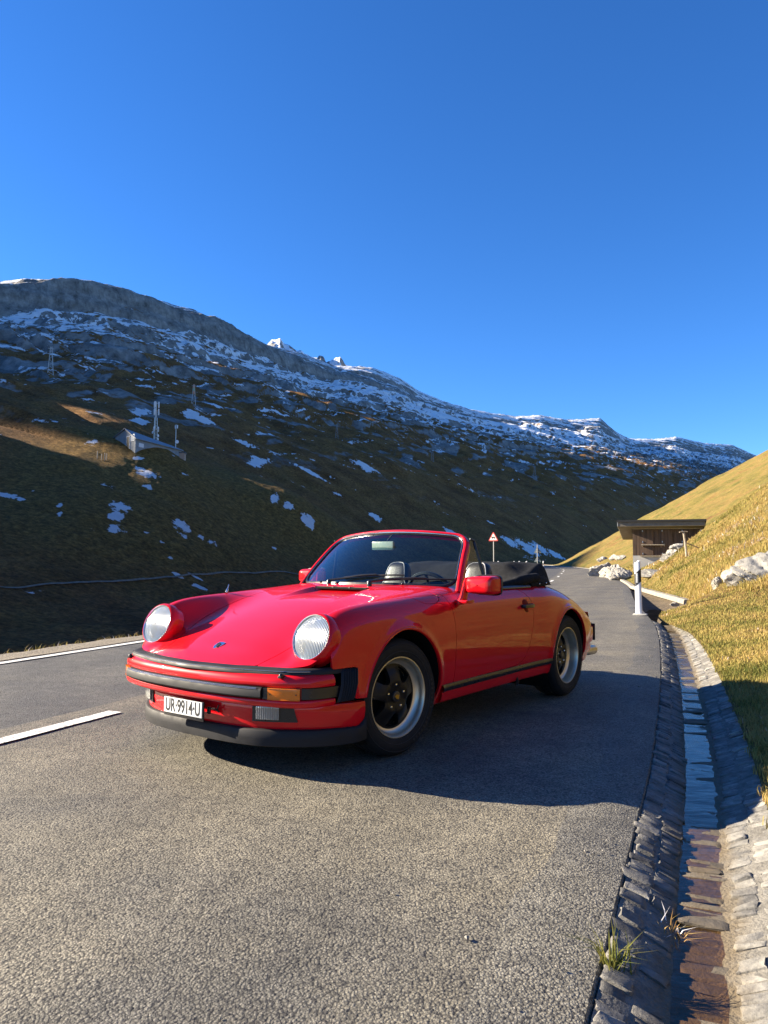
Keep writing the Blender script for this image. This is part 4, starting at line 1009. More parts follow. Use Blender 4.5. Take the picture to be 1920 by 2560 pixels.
# red bumper
cv, _ = sub_curve(FB, -.7655, .7655)
pr = [(-.07, .508), (-.05, .512), (-.03, .509), (-.014, .500), (-.004, .487), (0, .472), (-.001, .458), (-.005, .452), (-.024, .4505), (-.024, .3935), (-.004, .392), (.000, .387), (.001, .376), (-.003, .364), (-.013, .356), (-.03, .352), (-.10, .350)]
m = MB(); m.grid(sweep(cv, pr)); m.build('front_bumper', M_PAINT, CAR, angle=50)
# strip between bumper and bodywork
ys = np.linspace(-.735, .735, 120); xs_ = pchip([0, .28, .41, .52, .60, .66, .70, .727, .745, .9], [.806, .772, .738, .706, .676, .640, .590, .515, .44, .40], np.abs(ys))
cvs = np.stack([xs_, ys], 1); cvs = gsmooth(cvs, 2, 0)
w = np.interp(np.abs(ys), [0, .4, .6, .70, .735], [.052, .058, .060, .040, .026])
pr = [(w*0-.03, .500), (w*0-.012, .528), (w*0+.002, .534), (w*.35, .535), (w*.8, .530), (w, .521), (w*1.02, .505)]
m = MB(); m.grid(sweep(cvs, pr)); m.build('bumper_seal', M_RUBG, CAR, angle=60)
m = MB(); G = sweep(cvs, [(w*1.0, .5235)])[:, 0]; m.tube(G[6:-6], .0014, 5); m.build('seal_glint', M_CHROME, CAR)  # thin bright wire added for the sun glint along the seal's edge
# impact bar with bright insert
cv, _ = sub_curve(FB, -.575, .508)
pr = [(-.024, .450), (.004, .4495), (.013, .445), (.019, .435), (.020, .406), (.014, .399), (-.024, .398)]
m = MB(); G = sweep(cv, pr); G[0, :, :2] += (G[2, :, :2]-G[0, :, :2])*.0
m.grid(G)
for e, fl in ((G[0], 1), (G[-1], 0)):
    m.add(e, [list(range(len(e)))[::1 if fl else -1]])
BAR = m.build('impact_bar', M_RUBG, CAR, angle=35)
for z_, o_ in ((.4475, .0155), (.4425, .0185)):
    m = MB(); m.tube(sweep(cv, [(o_, z_)])[2:-2, 0], .0016, 5); m.build('bright_insert', M_CHROME, BAR)
def bent(Cv, y0, y1, pr, by='y', caps=True):
    cv, _ = sub_curve(Cv, y0, y1, by); G = sweep(cv, pr); m = MB(); m.grid(G)
    if caps: m.add(G[0], [list(range(len(pr)))]); m.add(G[-1], [list(range(len(pr)))[::-1]])
    return m
for s in (1, -1):
    a, b = (.512, .536) if s > 0 else (-.60, -.575)
    bent(FB, min(a, b), max(a, b), [(-.024, .449), (.004, .447), (.004, .395), (-.024, .394)]).build('lamp_surround', M_TRIM, CAR, angle=30)
    a, b = sorted((s*.538, s*.682))
    lens = bent(FB, a, b, rounded_prof([(-.022, .4475), (.002, .447), (.005, .443), (.006, .421), (.005, .399), (.002, .396), (-.022, .395)], 3)).build('indicator_lamp', M_AMBER, CAR, angle=40)
    # lamp frame
    cvb, _ = sub_curve(FB, a, b)
    for zz in (.3955, .4470):
        q = MB(); q.tube(sweep(cvb, [(.0055, zz)])[:, 0], .0022, 5); q.build('lens_rim', M_AMBER, lens)
    for yy in (s*.552, s*.669):
        c0, _ = sub_curve(FB, yy-.002, yy+.002, n=4); p0 = sweep(c0, [(.006, .421)])[1, 0]
        q = MB(); q.sphere(p0, .0035, 8, 6); q.build('screw', M_TRIM, lens)
    d = np.concatenate([[0], np.cumsum(np.linalg.norm(np.diff(FB, axis=0), axis=1))]); mid = np.interp(0, FB[:, 1], d)
    s0 = np.interp(.688, FB[:, 1], d)-mid
    a, b = sorted((s*s0, s*.945))
    bent(FB, a, b, [(-.024, .449), (-.008, .447), (-.008, .396), (-.024, .394)], 's').build('bumper_filler', M_TRIM, CAR, angle=30)
    # ribbed bellows at the bumper's end
    nr = 7; s_ = np.linspace(.925, 1.040, nr*8+1); cvb, _ = sub_curve(FB, s*.925, s*1.040, 's', n=nr*8+1)
    zig = .006*(1-np.cos(np.arange(nr*8+1)/8*2*pi))/2*2-.006
    T = np.gradient(cvb, axis=0); T /= np.linalg.norm(T, axis=1)[:, None]; Nn = np.stack([T[:, 1], -T[:, 0]], 1)*s
    G = np.zeros((len(cvb), 7, 3))
    for j, (z, sh, oo) in enumerate([(.524, -.03, -.035), (.522, -.02, -.006), (.505, -.012, .004), (.45, 0, .006), (.40, .016, .006), (.372, .028, .002), (.362, .032, -.03)]):
        zz = z+0*zig; off = oo+zig*(1 if 0 < j < 6 else 0)
        G[:, j, :2] = cvb+Nn*off[:, None]; G[:, j, 0] += sh; G[:, j, 2] = zz
        if j <= 2: G[:, j, 1] -= s*(.008 if j else .0)
    m = MB(); m.grid(G, flip=(s < 0)); m.build('bumper_bellows', M_RUB, CAR, angle=80)
    # headlamp washer jet
    c0, _ = sub_curve(FB, s*.60-.01, s*.60+.01, n=5); p0 = sweep(c0, [(-.012, .498)])[2, 0]
    m = MB(); m.box(p0+np.array([0, 0, .004]), (.035, .022, .014), None, .006); m.sphere(p0+np.array([.004, 0, .013]), (.011, .010, .008), 10, 6); m.build('washer_jet', M_TRIM, CAR)
# apron with spoiler lip
cv, sa = sub_curve(AP, -1.09, 1.09, 's')
zt = .232+.118*sstep(.93, 1.085, np.abs(sa))
pr = [(-.03, .352), (-.003, .349), (0, .34), (.0, .30), (-.006, .26), (-.014, .222)]
APR = MB(); APR.grid(sweep(cv, pr)); APR.build('front_apron', M_PAINT, CAR)
G = sweep(cv, [(.0, 0), (.006, 0), (.010, 0), (.012, 0), (.010, 0), (-.002, 0), (-.04, 0)])
zb = .148+.012*sstep(.8, 1.08, np.abs(sa))
for j, f in enumerate((1.0, .985, .9, .45, .06, 0, 0)): G[:, j, 2] = zb+(zt-zb)*f+(.004 if j == 6 else 0)
G[:, 0, :2] = sweep(cv, [(-.012, 0)])[:, 0, :2]; G[:, 1, :2] = sweep(cv, [(.004, 0)])[:, 0, :2]
m = MB(); m.grid(G); m.build('spoiler_lip', M_RUB, CAR, angle=50)
for s in (1, -1):
    a, b = sorted((s*.392, s*.575))
    cvb, _ = sub_curve(AP, a, b); tt = np.linspace(0, 1, len(cvb)); tt = tt if s > 0 else 1-tt
    G = sweep(cvb, [(-.02, .350), (.006, .350), (.006, .268), (-.02, .268)])
    sh = (.018*tt)[:, None]  # the housing's outer edge slants outward below
    G[:, 2:, 1] += s*sh; G[:, 2:, 0] -= sh*.9
    m = MB(); m.grid(G); m.add(G[0], [[0, 1, 2, 3]]); m.add(G[-1], [[3, 2, 1, 0]]); h_ = m.build('fog_lamp', M_TRIM, CAR, angle=30)
    a, b = sorted((s*.415, s*.520))
    bent(AP, a, b, rounded_prof([(-.005, .3445), (.010, .344), (.014, .340), (.015, .312), (.014, .284), (.010, .2795), (-.005, .279)], 3)).build('lens', M_FOG, h_, angle=40)

# number plate
PL = MB(); PL.box((.846, -.012, .294), (.008, .312, .098), None, .003); PLO = PL.build('number_plate_holder', M_TRIM, CAR)
m = MB(); m.box((.853, -.012, .3025), (.006, .300, .078), None, .0025); PP = m.build('number_plate', M_WHITE, PLO)
PLO.name = 'number_plate_holder'
def text_mesh(name, body, size, M, mat, parent, xs=1.0, ext=.0006, bold=0.0):
    cu = bpy.data.curves.new(name, 'FONT'); cu.body = body; cu.size = size; cu.extrude = ext; cu.offset = bold
    cu.align_x = 'CENTER'; cu.align_y = 'CENTER'; cu.resolution_u = 4
    t = bpy.data.objects.new(name, cu); C.objects.link(t)
    bpy.context.view_layer.update()
    me = bpy.data.meshes.new_from_object(t.evaluated_get(bpy.context.evaluated_depsgraph_get()))
    bpy.data.objects.remove(t)
    n = len(me.vertices); co = np.zeros(n*3, np.float32); me.vertices.foreach_get('co', co); co = co.reshape(-1, 3)
    co[:, 0] *= xs; Mx = np.array(M); co = co @ Mx[:3, :3].T+Mx[:3, 3]
    me.vertices.foreach_set('co', co.ravel()); me.update(); me.materials.clear(); me.materials.append(mat)
    o = bpy.data.objects.new(name, me); C.objects.link(o)
    if parent is not None: o.parent = parent
    return o
text_mesh('lettering', 'UR·9914·U', .092, mat_at((.8564, -.012, .3015), (0, 1, 0), (1, 0, 0)), M_INK, PLO, .665, bold=.0018)
m = MB(); m.box((.818, .148, .300), (.012, .02, .035), None, .003); m.tube([(.80, .15, .305), (.81, .185, .31), (.80, .205, .295)], .005, 6); m.tube([(.80, .19, .305), (.80, .20, .33)], .004, 6); m.build('plate_bracket', M_TRIM, CAR)

# ------------------------------------------------------------------ headlamps
for c in LAMP_C:
    M = mat_at(c, (0, 1, 0), LN)
    m = MB(); m.lathe([(.1125, -.012), (.1135, .001), (.117, .004), (.122, .002), (.1285, -.008), (.133, -.022), (.1350, -.036), (.1352, -.0435), (.130, -.0445), (.128, -.09)], 64, M)
    LH = m.build('headlamp_ring', M_PAINT, CAR)
    m = MB(); r = np.linspace(.004, .1115, 18); m.lathe([(a, .012-.016*(a/.1115)**2*1.0) for a in r], 64, M, cap=False)
    m.build('headlamp_lens', M_LENS, LH)
    m = MB(); m.lathe([(.02, -.085), (.06, -.066), (.09, -.035), (.112, -.010)], 48, M, cap=False); m.build('reflector', M_CHROME, LH)
    m = MB(); m.lathe([(.1105, -.004), (.1135, .0035), (.116, .0045)], 64, M); m.build('lens_trim', M_CHROME, LH)
    q = Vector(c)+Vector(LN)*(-.002)+Vector((sin(RAD(22)), 0, -cos(RAD(22))))*.1225
    m = MB(); m.sphere(q, .0045, 8, 6); m.build('screw', M_CHROME, LH)
# crest on the bonnet
def hood_z(x, y):
    iu = np.argmin(np.abs(ux-x)); h = slice(GY.shape[1]//2-90, GY.shape[1]//2+91); k = np.argsort(GY[iu, h]); return float(np.interp(y, GY[iu, h][k], GZ[iu, h][k]))
cx = .634; cz0 = hood_z(cx, .0); sl = (hood_z(cx+.03, 0)-hood_z(cx-.03, 0))/.06
Mc = mat_at((cx, 0, cz0+.001), (0, 1, 0), (-sl, 0, 1))
sh = [(-.025, .033), (0, .036), (.025, .033), (.028, .012), (.024, -.010), (.012, -.028), (0, -.036), (-.012, -.028), (-.024, -.010), (-.028, .012)]
m = MB(); m.prism(sh, .004, Mc); EM = m.build('badge', M_CHROME, CAR, False)
m = MB(); m.prism([(x*.42, y*.42) for x, y in sh], .006, Mc)
for sx, sy in ((-1, 1), (1, -1)):
    for k in range(3): m.prism([(sx*(.004+.006*k), sy*.004), (sx*(.007+.006*k), sy*.004), (sx*(.007+.006*k), sy*.024), (sx*(.004+.006*k), sy*.024)], .0052, Mc)
m.build('badge_enamel', M_INK, EM, False)
# ------------------------------------------------------------------ air intake, cowl, wipers
m = MB(); m.box((-.413, 0, .872), (.05, .43, .010), None, .004); GR = m.build('air_intake', M_DARK, CAR)
m = MB()
for i in range(44): m.box((-.41, -.205+i*.0095, .8785), (.036, .0022, .008))
for y in (-.07, .07): m.box((-.41, y, .880), (.042, .012, .010))
for z in (.879,): m.box((-.402, 0, z), (.003, .42, .008)); m.box((-.415, 0, z), (.003, .42, .008))
m.build('intake_mesh', pbr('mesh_grey', (.09, .08, .065), .5), GR, False)

# ------------------------------------------------------------------ windscreen
def ws_b(t): return np.array([-.565-.185*t*t, 0.652*t, .902-.012*t*t])
def ws_t(t): return np.array([-.955-.095*t*t, 0.548*t, 1.250-.038*t*t])
def ws(t, v):
    p = ws_b(t)*(1-v)+ws_t(t)*v; n = np.array([.66, .12*t, .75]); return p+n*.012*4*v*(1-v)
# glass outline with rounded corners in (t, v)
def outline(n=14, inset=0.0):
    e = 4.6; pts = []
    corners = [(1-inset, 0+inset), (1-inset, 1-inset), (-1+inset, 1-inset), (-1+inset, 0+inset)]
    rt, rv = .13, .20
    for (ct, cv), a0 in zip(corners, (-90, 0, 90, 180)):
        ot = ct-rt*np.sign(ct); ov = cv+(rv if cv < .5 else -rv)
        for a in np.linspace(RAD(a0), RAD(a0+90), n): pts.append((ot+rt*cos(a), ov+rv*sin(a)))
    # densify long edges
    out = []
    for i in range(len(pts)):
        a, b = np.array(pts[i]), np.array(pts[(i+1) % len(pts)]); k = max(1, int(np.hypot((b-a)[0]*.57, (b-a)[1]*.52)/.03))
        for j in range(k): out.append(tuple(a+(b-a)*j/k))
    return out
OL = outline()
nt, nv_ = 48, 24
TT, VV = np.meshgrid(np.linspace(-1, 1, nt), np.linspace(0, 1, nv_), indexing='ij')
WP = np.array([[ws(TT[i, j], VV[i, j]) for j in range(nv_)] for i in range(nt)])
gW = -poly_sdf(TT, VV, OL); WN = np.cross(np.gradient(WP, axis=0), np.gradient(WP, axis=1)); WN /= np.linalg.norm(WN, axis=-1, keepdims=True)
if WN[24, 12, 0] < 0: WN = -WN
V, NN, F = clip_grid(WP, WN, gW); WGL = mesh_np('windscreen', V, F, M_GLASS, CAR)
ring = np.array([ws(t, v) for t, v in OL])
nrm = np.array([.64, 0, .77])
m = MB(); m.tube(ring-nrm*.002, .013, 8, closed=True); m.build('screen_seal', M_TRIM, WGL)
# bright bead only along the top and sides
sel = [p+nrm*.010 for p, (t, v) in zip(ring, OL) if v > .12]
k0 = [i for i, (t, v) in enumerate(OL) if v > .12]
sel = [ring[i]+nrm*.0095 for i in k0]
m = MB(); m.tube(sel, .0022, 6); m.build('screen_bead', M_CHROME, WGL)
# painted frame: pillars and header, swept outside the seal
fr = []
for s in (-1, 1):
    pass
path_t = [(-1.0, -.10), (-1.0, .05), (-1.0, .3), (-1.0, .6), (-1.0, .8), (-.975, .92), (-.92, .985), (-.84, 1.0), (-.5, 1.0), (0, 1.0), (.5, 1.0), (.84, 1.0), (.92, .985), (.975, .92), (1.0, .8), (1.0, .6), (1.0, .3), (1.0, .05), (1.0, -.10)]
pp = catmull(path_t, 8)
Pc = np.array([ws(t, v) for t, v in pp]); cen = np.array([-.80, 0, 1.08])
Tn = np.gradient(Pc, axis=0); Tn /= np.linalg.norm(Tn, axis=1)[:, None]
On = np.cross(Tn, nrm); On /= np.linalg.norm(On, axis=1)[:, None]
if On[len(On)//2] @ (Pc[len(On)//2]-cen) < 0: On = -On
Bn = np.cross(On, Tn); Bn *= np.sign(Bn @ nrm)[:, None]
G = np.stack([Pc+On*a+Bn*b for a, b in ((.006, -.002), (.010, .010), (.018, .013), (.030, .008), (.040, -.006), (.040, -.035), (.020, -.050), (.002, -.040), (.001, -.012))], 1)
m = MB(); m.grid(G); FRM = m.build('windscreen_frame', M_PAINT, CAR, angle=55)
G = np.stack([Pc+On*a+Bn*b for a, b in ((.002, -.010), (.004, .0075), (.012, .0095), (.016, .011))], 1)
m = MB(); m.grid(G); m.build('frame_gasket', M_TRIM, FRM)
i0, i1 = 60, len(Pc)-60
G = np.stack([Pc[i0:i1]+On[i0:i1]*a+Bn[i0:i1]*b for a, b in ((.035, -.030), (.050, -.028), (.050, -.046), (.03, -.05))], 1)
m = MB(); m.grid(G); m.build('header_seal', M_TRIM, FRM)
# rear-view mirror
m = MB(); m.box((-.835, .012, 1.158), (.022, .185, .062), mat_at((0, 0, 0)), .010); RV = m.build('interior_mirror', pbr('mirror_back', (.16, .25, .21), .25, rvar=.1, vscale=60), WGL)
m = MB(); m.tube([(-.95, .012, 1.238), (-.905, .012, 1.205), (-.86, .012, 1.165)], .008, 8); m.build('mirror_stem', M_TRIM, WGL)
RV.name = 'interior_mirror'
# quarter-light frames behind the pillars
for s in (1, -1):
    a = np.array([-1.03, s*.598, 1.200]); b = np.array([-1.075, s*.602, 1.192]); c = np.array([-1.115, s*.684, .868]); d = np.array([-.83, s*.682, .885])
    m = MB(); m.add([a, b, c, d], [[0, 1, 2, 3]]); QL = m.build('quarter_light', M_GLASS2, CAR, False)
    m = MB(); m.tube([a+(0, 0, .004), b, b*.95+c*.05, b*.5+c*.5, c], [.006, .009, .011, .012, .013], 8); m.build('quarter_light_frame', M_TRIM, QL)
# wipers
def on_glass(t, v, o): return ws(t, v)+nrm*o
for p0, pts in (((-.545, -.235, .902), [(-.20, .05), (0.02, .105), (.20, .125)]), ((-.50+.02, .165, .903), [(.42, .06), (.62, .085), (.74, .09)])):
    m = MB(); m.lathe([(.016, -.02), (.016, .014), (.010, .022), (.001, .024)], 12, mat_at(p0))
    q = [np.array(p0)+(0, 0, .018)]+[on_glass(t, v, .02) for t, v in pts]
    m.tube(catmull(q, 6), np.linspace(.0085, .004, 19), 6)
    W = m.build('wiper', M_TRIM, CAR)
    e = pts[-1]; m = MB(); m.tube([on_glass(e[0]-.42+k*.09, e[1]-.035+.008*k-.0045*(k-4)**2*.12, .010) for k in range(9)], .0055, 6); m.build('wiper_blade', M_RUB, W)
for y in (-.33, .36):
    m = MB(); m.sphere((-.535-.05*(y/.4)**2, y, .905), (.010, .010, .008), 8, 6); m.build('screen_washer_jet', M_TRIM, CAR)
m = MB(); m.lathe([(.009, 0), (.008, .02), (.004, .03), (.003, .055), (.001, .06)], 10, mat_at((.02, -.635, .842), z=(-.5, -.15, 1))); m.build('aerial', M_CHROME, CAR)

# ------------------------------------------------------------------ door furniture
for s, D_ in zip((1, -1), DOORS):
    # mirror: housing on a foot
    m = MB(); mo = np.array([-.635, .905, .909]) if s > 0 else np.array([-.935, .755, .935])
    M = mat_at((mo[0], s*mo[1], mo[2]), (0, s, 0), (1, 0, 0)); md = mo-np.array([-.635, .905, .909])
    n = 40; a = np.arange(n)*2*pi/n; e = 5.0
    sx = np.sign(np.cos(a))*np.abs(np.cos(a))**(2/e); sy = np.sign(np.sin(a))*np.abs(np.sin(a))**(2/e)
    rows = []
    for h, k, oy in ((-.075, 1.0, 0), (-.02, 1.0, 0), (.012, .985, 0), (.030, .94, 0), (.042, .86, 0), (.050, .70, 0), (.054, .45, 0), (.056, .05, 0)):
        yy = sy*.055*k; xx = sx*.098*k; rows.append(np.stack([xx, yy*(1+.06*sx*s), np.full(n, h)], 1))
    R_ = np.array(rows); I = np.arange(R_.shape[0]*n).reshape(-1, n)
    Fm = [(I[i, j], I[i, (j+1) % n], I[i+1, (j+1) % n], I[i+1, j]) for i in range(len(rows)-1) for j in range(n)]
    m.add(R_.reshape(-1, 3), Fm, M); m.add(R_[0], [list(range(n))], M)
    MIR = m.build('wing_mirror', M_PAINT, D_)
    m = MB(); e_ = R_[0]*1.0; m.tube((np.concatenate([e_*[1.025, 1.045, 1]+[0, 0, .006]]) @ np.array(M)[:3, :3].T+np.array(M)[:3, 3]), .006, 6, closed=True); m.build('mirror_rim', M_TRIM, MIR)
    m = MB()
    foot = np.array([[(-.64, .79, .800), (-.58, .775, .812), (-.56, .77, .812)], [(-.66, .845, .812), (-.60, .850, .80), (-.545, .80, .815)]])
    prof = [((-.60, .775, .790), .038, .022), ((-.605, .785, .812), .040, .026), ((-.612, .792, .835), .036, .020), ((-.622, .798, .88), .036, .017), ((-.630, .805, .925), .036, .016), ((-.632, .812, .955), .030, .010)]
    rows = []
    for c_, rx, ry in prof:
        a = np.arange(14)*2*pi/14; rows.append(np.stack([c_[0]+md[0]+rx*np.cos(a), s*(c_[1]+md[1]+ry*np.sin(a)), np.full(14, c_[2]+md[2])], 1))
    m.grid(np.concatenate([np.array(rows), np.array(rows)[:, :1]], 1), flip=(s > 0)); m.build('mirror_foot', M_PAINT, MIR)
    m = MB(); m.box((-.615+md[0], s*(.795+md[1]*.3), .808), (.10, .09, .022), None, .010); m.build('mirror_base', M_PAINT, MIR)
    # handle and scoop; the scoop's shade is put into a flat disc's darker red
    yb = side_y(-1.50, .738)
    m = MB(); Mh = mat_at((-1.51, s*(yb-.001), .738), (1, 0, 0), (0, s, .22)); m.lathe([(.0, .0022), (.044, .0022), (.047, .001), (.048, -.002)], 28, Mh); hd = m.build('handle_cup', pbr('cup_shade_red', (.16, .001, .003), .6, spec=.1), D_)
    m = MB(); m.box((-1.508, s*(yb+.028), .738), (.150, .016, .024), None, .007); m.box((-1.575, s*(yb+.014), .738), (.030, .03, .03), None, .008); m.box((-1.442, s*(yb+.014), .738), (.022, .03, .024), None, .008); m.build('door_handle', M_TRIM, D_)
    # belt rail
    m = MB(); G = np.array([[(x, s*(.680+o+.012*sstep(-.8, -1.6, x)), .866+z) for o, z in ((-.012, .0), (-.010, .012), (.004, .013), (.014, .004), (.016, -.006))] for x in np.linspace(-.86, -1.74, 40)])
    m.grid(G, flip=(s > 0)); m.build('belt_rail', M_TRIM, D_)
    # inner door panel
    m = MB(); m.box((-1.15, s*.672, .62), (.75, .02, .46), None, .01); m.build('door_card', M_LEATHER, D_)

# ------------------------------------------------------------------ cabin
m = MB()
G = np.array([[(ws_b(t)[0]-.02-a, ws_b(t)[1]*.985, ws_b(t)[2]-.012-z) for a, z in ((0, 0), (.10, -.012), (.22, -.008), (.28, .02), (.29, .10), (.24, .22), (.2, .35))] for t in np.linspace(-1, 1, 40)])
m.grid(G); m.build('dashboard', M_LEATHER, CAR)
m = MB(); a = np.linspace(0, 2*pi, 40)[:-1]; Ms = mat_at((-.93, .36, .80), (0, 1, 0), (-.88, 0, .42))
m.tube((np.stack([.19*np.cos(a), .19*np.sin(a), 0*a], 1) @ np.array(Ms)[:3, :3].T+np.array(Ms)[:3, 3]), .014, 8, closed=True)
m.lathe([(.001, .01), (.05, .008), (.055, -.01)], 20, Ms)
for q in (0, 90, 180, 270):
    d_ = np.array(Ms)[:3, :3] @ np.array([cos(RAD(q)), sin(RAD(q)), 0]); m.tube([np.array(Ms)[:3, 3]+d_*.04, np.array(Ms)[:3, 3]+d_*.185], .011, 6)
m.build('steering_wheel', M_LEATHER, CAR)
for y0 in (.367, -.175-.19):
    m = MB(); rows = []
    for z, w_, dpt, xo in ((.44, .235, .075, -1.42), (.62, .225, .070, -1.47), (.78, .205, .062, -1.515), (.86, .165, .058, -1.535), (.90, .128, .055, -1.545), (.96, .120, .052, -1.556), (1.00, .106, .047, -1.565), (1.025, .088, .038, -1.57), (1.037, .060, .022, -1.573), (1.040, .01, .005, -1.574)):
        n = 32; a = np.arange(n+1)*2*pi/n; e = 3.0
        rows.append(np.stack([xo+np.sign(np.cos(a))*np.abs(np.cos(a))**(2/e)*dpt, y0+np.sign(np.sin(a))*np.abs(np.sin(a))**(2/e)*w_*.92, np.full(n+1, z)], 1))
    m.grid(np.array(rows)); ST = m.build('seat', M_LEATHER, CAR)
    m = MB(); m.box((-1.18, y0, .45), (.5, .44, .14), None, .05); m.build('seat_cushion', M_LEATHER, ST)
    # pale piping round the front edge of the backrest
    f = np.array(rows)[3:]; i_ = 4
    pl = np.concatenate([f[:, 4], f[::-1, 28]]) + np.array([.002, 0, .001])
    m = MB(); m.tube(pl, .0035, 5); m.build('piping', pbr('piping_grey', (.42, .42, .42), .5), ST)
m = MB(); m.box((-1.66, 0, .70), (.10, 1.30, .32), None, .04); m.build('rear_bench', M_LEATHER, CAR)

# ------------------------------------------------------------------ folded soft top under its cover
nx, ny = 60, 121
xx = np.linspace(-1.46, -2.37, nx); yy = np.linspace(-.69, .69, ny)
T_, Y_ = np.meshgrid(np.linspace(0, 1, nx), yy, indexing='ij'); t_ = T_
X_ = -1.46+t_*(-.86+.17*(np.abs(Y_)/.69)**3)
ay = np.abs(Y_)
crest = pchip([0, .18, .40, .62, .80, .90, .97, 1.0], [.885, .910, .935, .985, 1.032, 1.042, 1.015, .90], t_)
mid = pchip([0, .3, .5, .7, .85, .95, 1.0], [.80, .88, 1.025, 1.045, 1.045, 1.02, .905], t_)
Zc = mid*sstep(.62, .42, ay)+crest*(1-sstep(.62, .42, ay))
edge = sstep(.69, .60, ay)
base = .868
Zc = base+(Zc-base)*(edge**.55)
Zc += .010*fbm(X_*7+3, Y_*4, 3, 5)*edge+.012*np.sin(Y_*16+X_*9)*sstep(.05, .4, t_)*sstep(1, .6, t_)*edge*.5
G = np.stack([X_, Y_*(1+.0*t_), Zc], -1)
m = MB(); m.grid(G, flip=True); SOFT = m.build('soft_top', M_CLOTH, CAR, angle=70)
# skirt of the cover hanging over the body at the sides and rear
path = [(-1.78, .694, .870), (-1.92, .706, .876), (-2.04, .700, .880), (-2.14, .672, .888), (-2.22, .60, .900), (-2.29, .47, .915), (-2.335, .3, .925), (-2.35, 0, .93)]
path = path+[(x, -y, z) for x, y, z in path[::-1][1:]]
cp = catmull(path, 8)
G = np.stack([cp*np.array([1, .96, 1])+np.array([.03, 0, .06]), cp+np.array([0, 0, .022]), cp+np.array([0, 0, -.006]), cp*np.array([1, .985, 1])+np.array([0, 0, -.016])], 1)
m = MB(); m.grid(G); SK = m.build('cover_skirt', M_CLOTH, SOFT, angle=70)
for k in (6, 14, 22, 30, 40, len(cp)-7, len(cp)-15, len(cp)-23):
    m = MB(); q = cp[k]+np.array([-.004, .004*np.sign(cp[k][1]), .008]); m.sphere(q, .006, 8, 6); m.build('press_stud', M_CHROME, SK)
m = MB(); m.tube(catmull([(-1.46, .60, .875), (-1.62, .655, .905), (-1.78, .680, .925), (-1.9, .690, .93)], 6), [.03]*6+[.04]*6+[.035]*6+[.02], 10); m.build('side_roll', M_CLOTH, SOFT)

# ------------------------------------------------------------------ tail
RB = [(x, y) for x, y in ((-3.20, 0), (-3.195, .25), (-3.175, .45), (-3.13, .585), (-3.06, .665), (-2.98, .705), (-2.88, .735), (-2.76, .755), (-2.62, .775))]
cvr = catmull([(x, -y) for x, y in RB[::-1]]+RB[1:], 8)[::-1]
pr = [(-.06, .500), (-.015, .497), (0, .485), (.002, .43), (0, .375), (-.012, .362), (-.06, .358)]
m = MB(); m.grid(sweep(cvr, pr)); m.build('rear_bumper', M_PAINT, CAR, angle=50)
pr = [(-.02, .352), (-.02, .29), (-.06, .25)]
m = MB(); m.grid(sweep(cvr[4:-4], pr)); m.build('rear_apron', M_PAINT, CAR)
for s in (1, -1):
    m = MB(); nb = 6
    for k in range(nb):
        xk = -3.055-.022*k; yk = s*(.672-.028*k)
        m.box((xk, yk, .435), (.020, .05, .145-.004*k), Matrix.Rotation(0, 4, 'Z'), .008)
    m.box((-3.20, s*.52, .43), (.06, .09, .15), None, .02); m.box((-3.16, s*.58, .435), (.08, .08, .15), None, .02)
    m.build('bumper_guard', M_RUB, CAR)
    m = MB()
    G = np.array([[(-2.985-.09*t, s*(.682-.14*t-.04*t*t), z) for z in (.505, .54, .58, .615)] for t in np.linspace(0, 1, 10)]); G[:, :, 0] += .035; G[:, -1, 0] += .02
    m.grid(G, flip=(s > 0)); m.build('tail_lamp', pbr('red_lens', (.30, .006, .006), .15, coat=.8), CAR)
m = MB(); m.lathe([(.036, .20), (.042, .0), (.042, -.17), (.036, -.172), (.034, -.16), (.034, .0)], 24, mat_at((-3.10, .615, .262), (0, 1, 0), (1, .12, .06))); m.build('exhaust_pipe', M_EXH, CAR)
m = MB(); m.box((-2.85, 0, .30), (.35, 1.1, .14), None, .05); m.build('silencer', M_DARK, CAR)

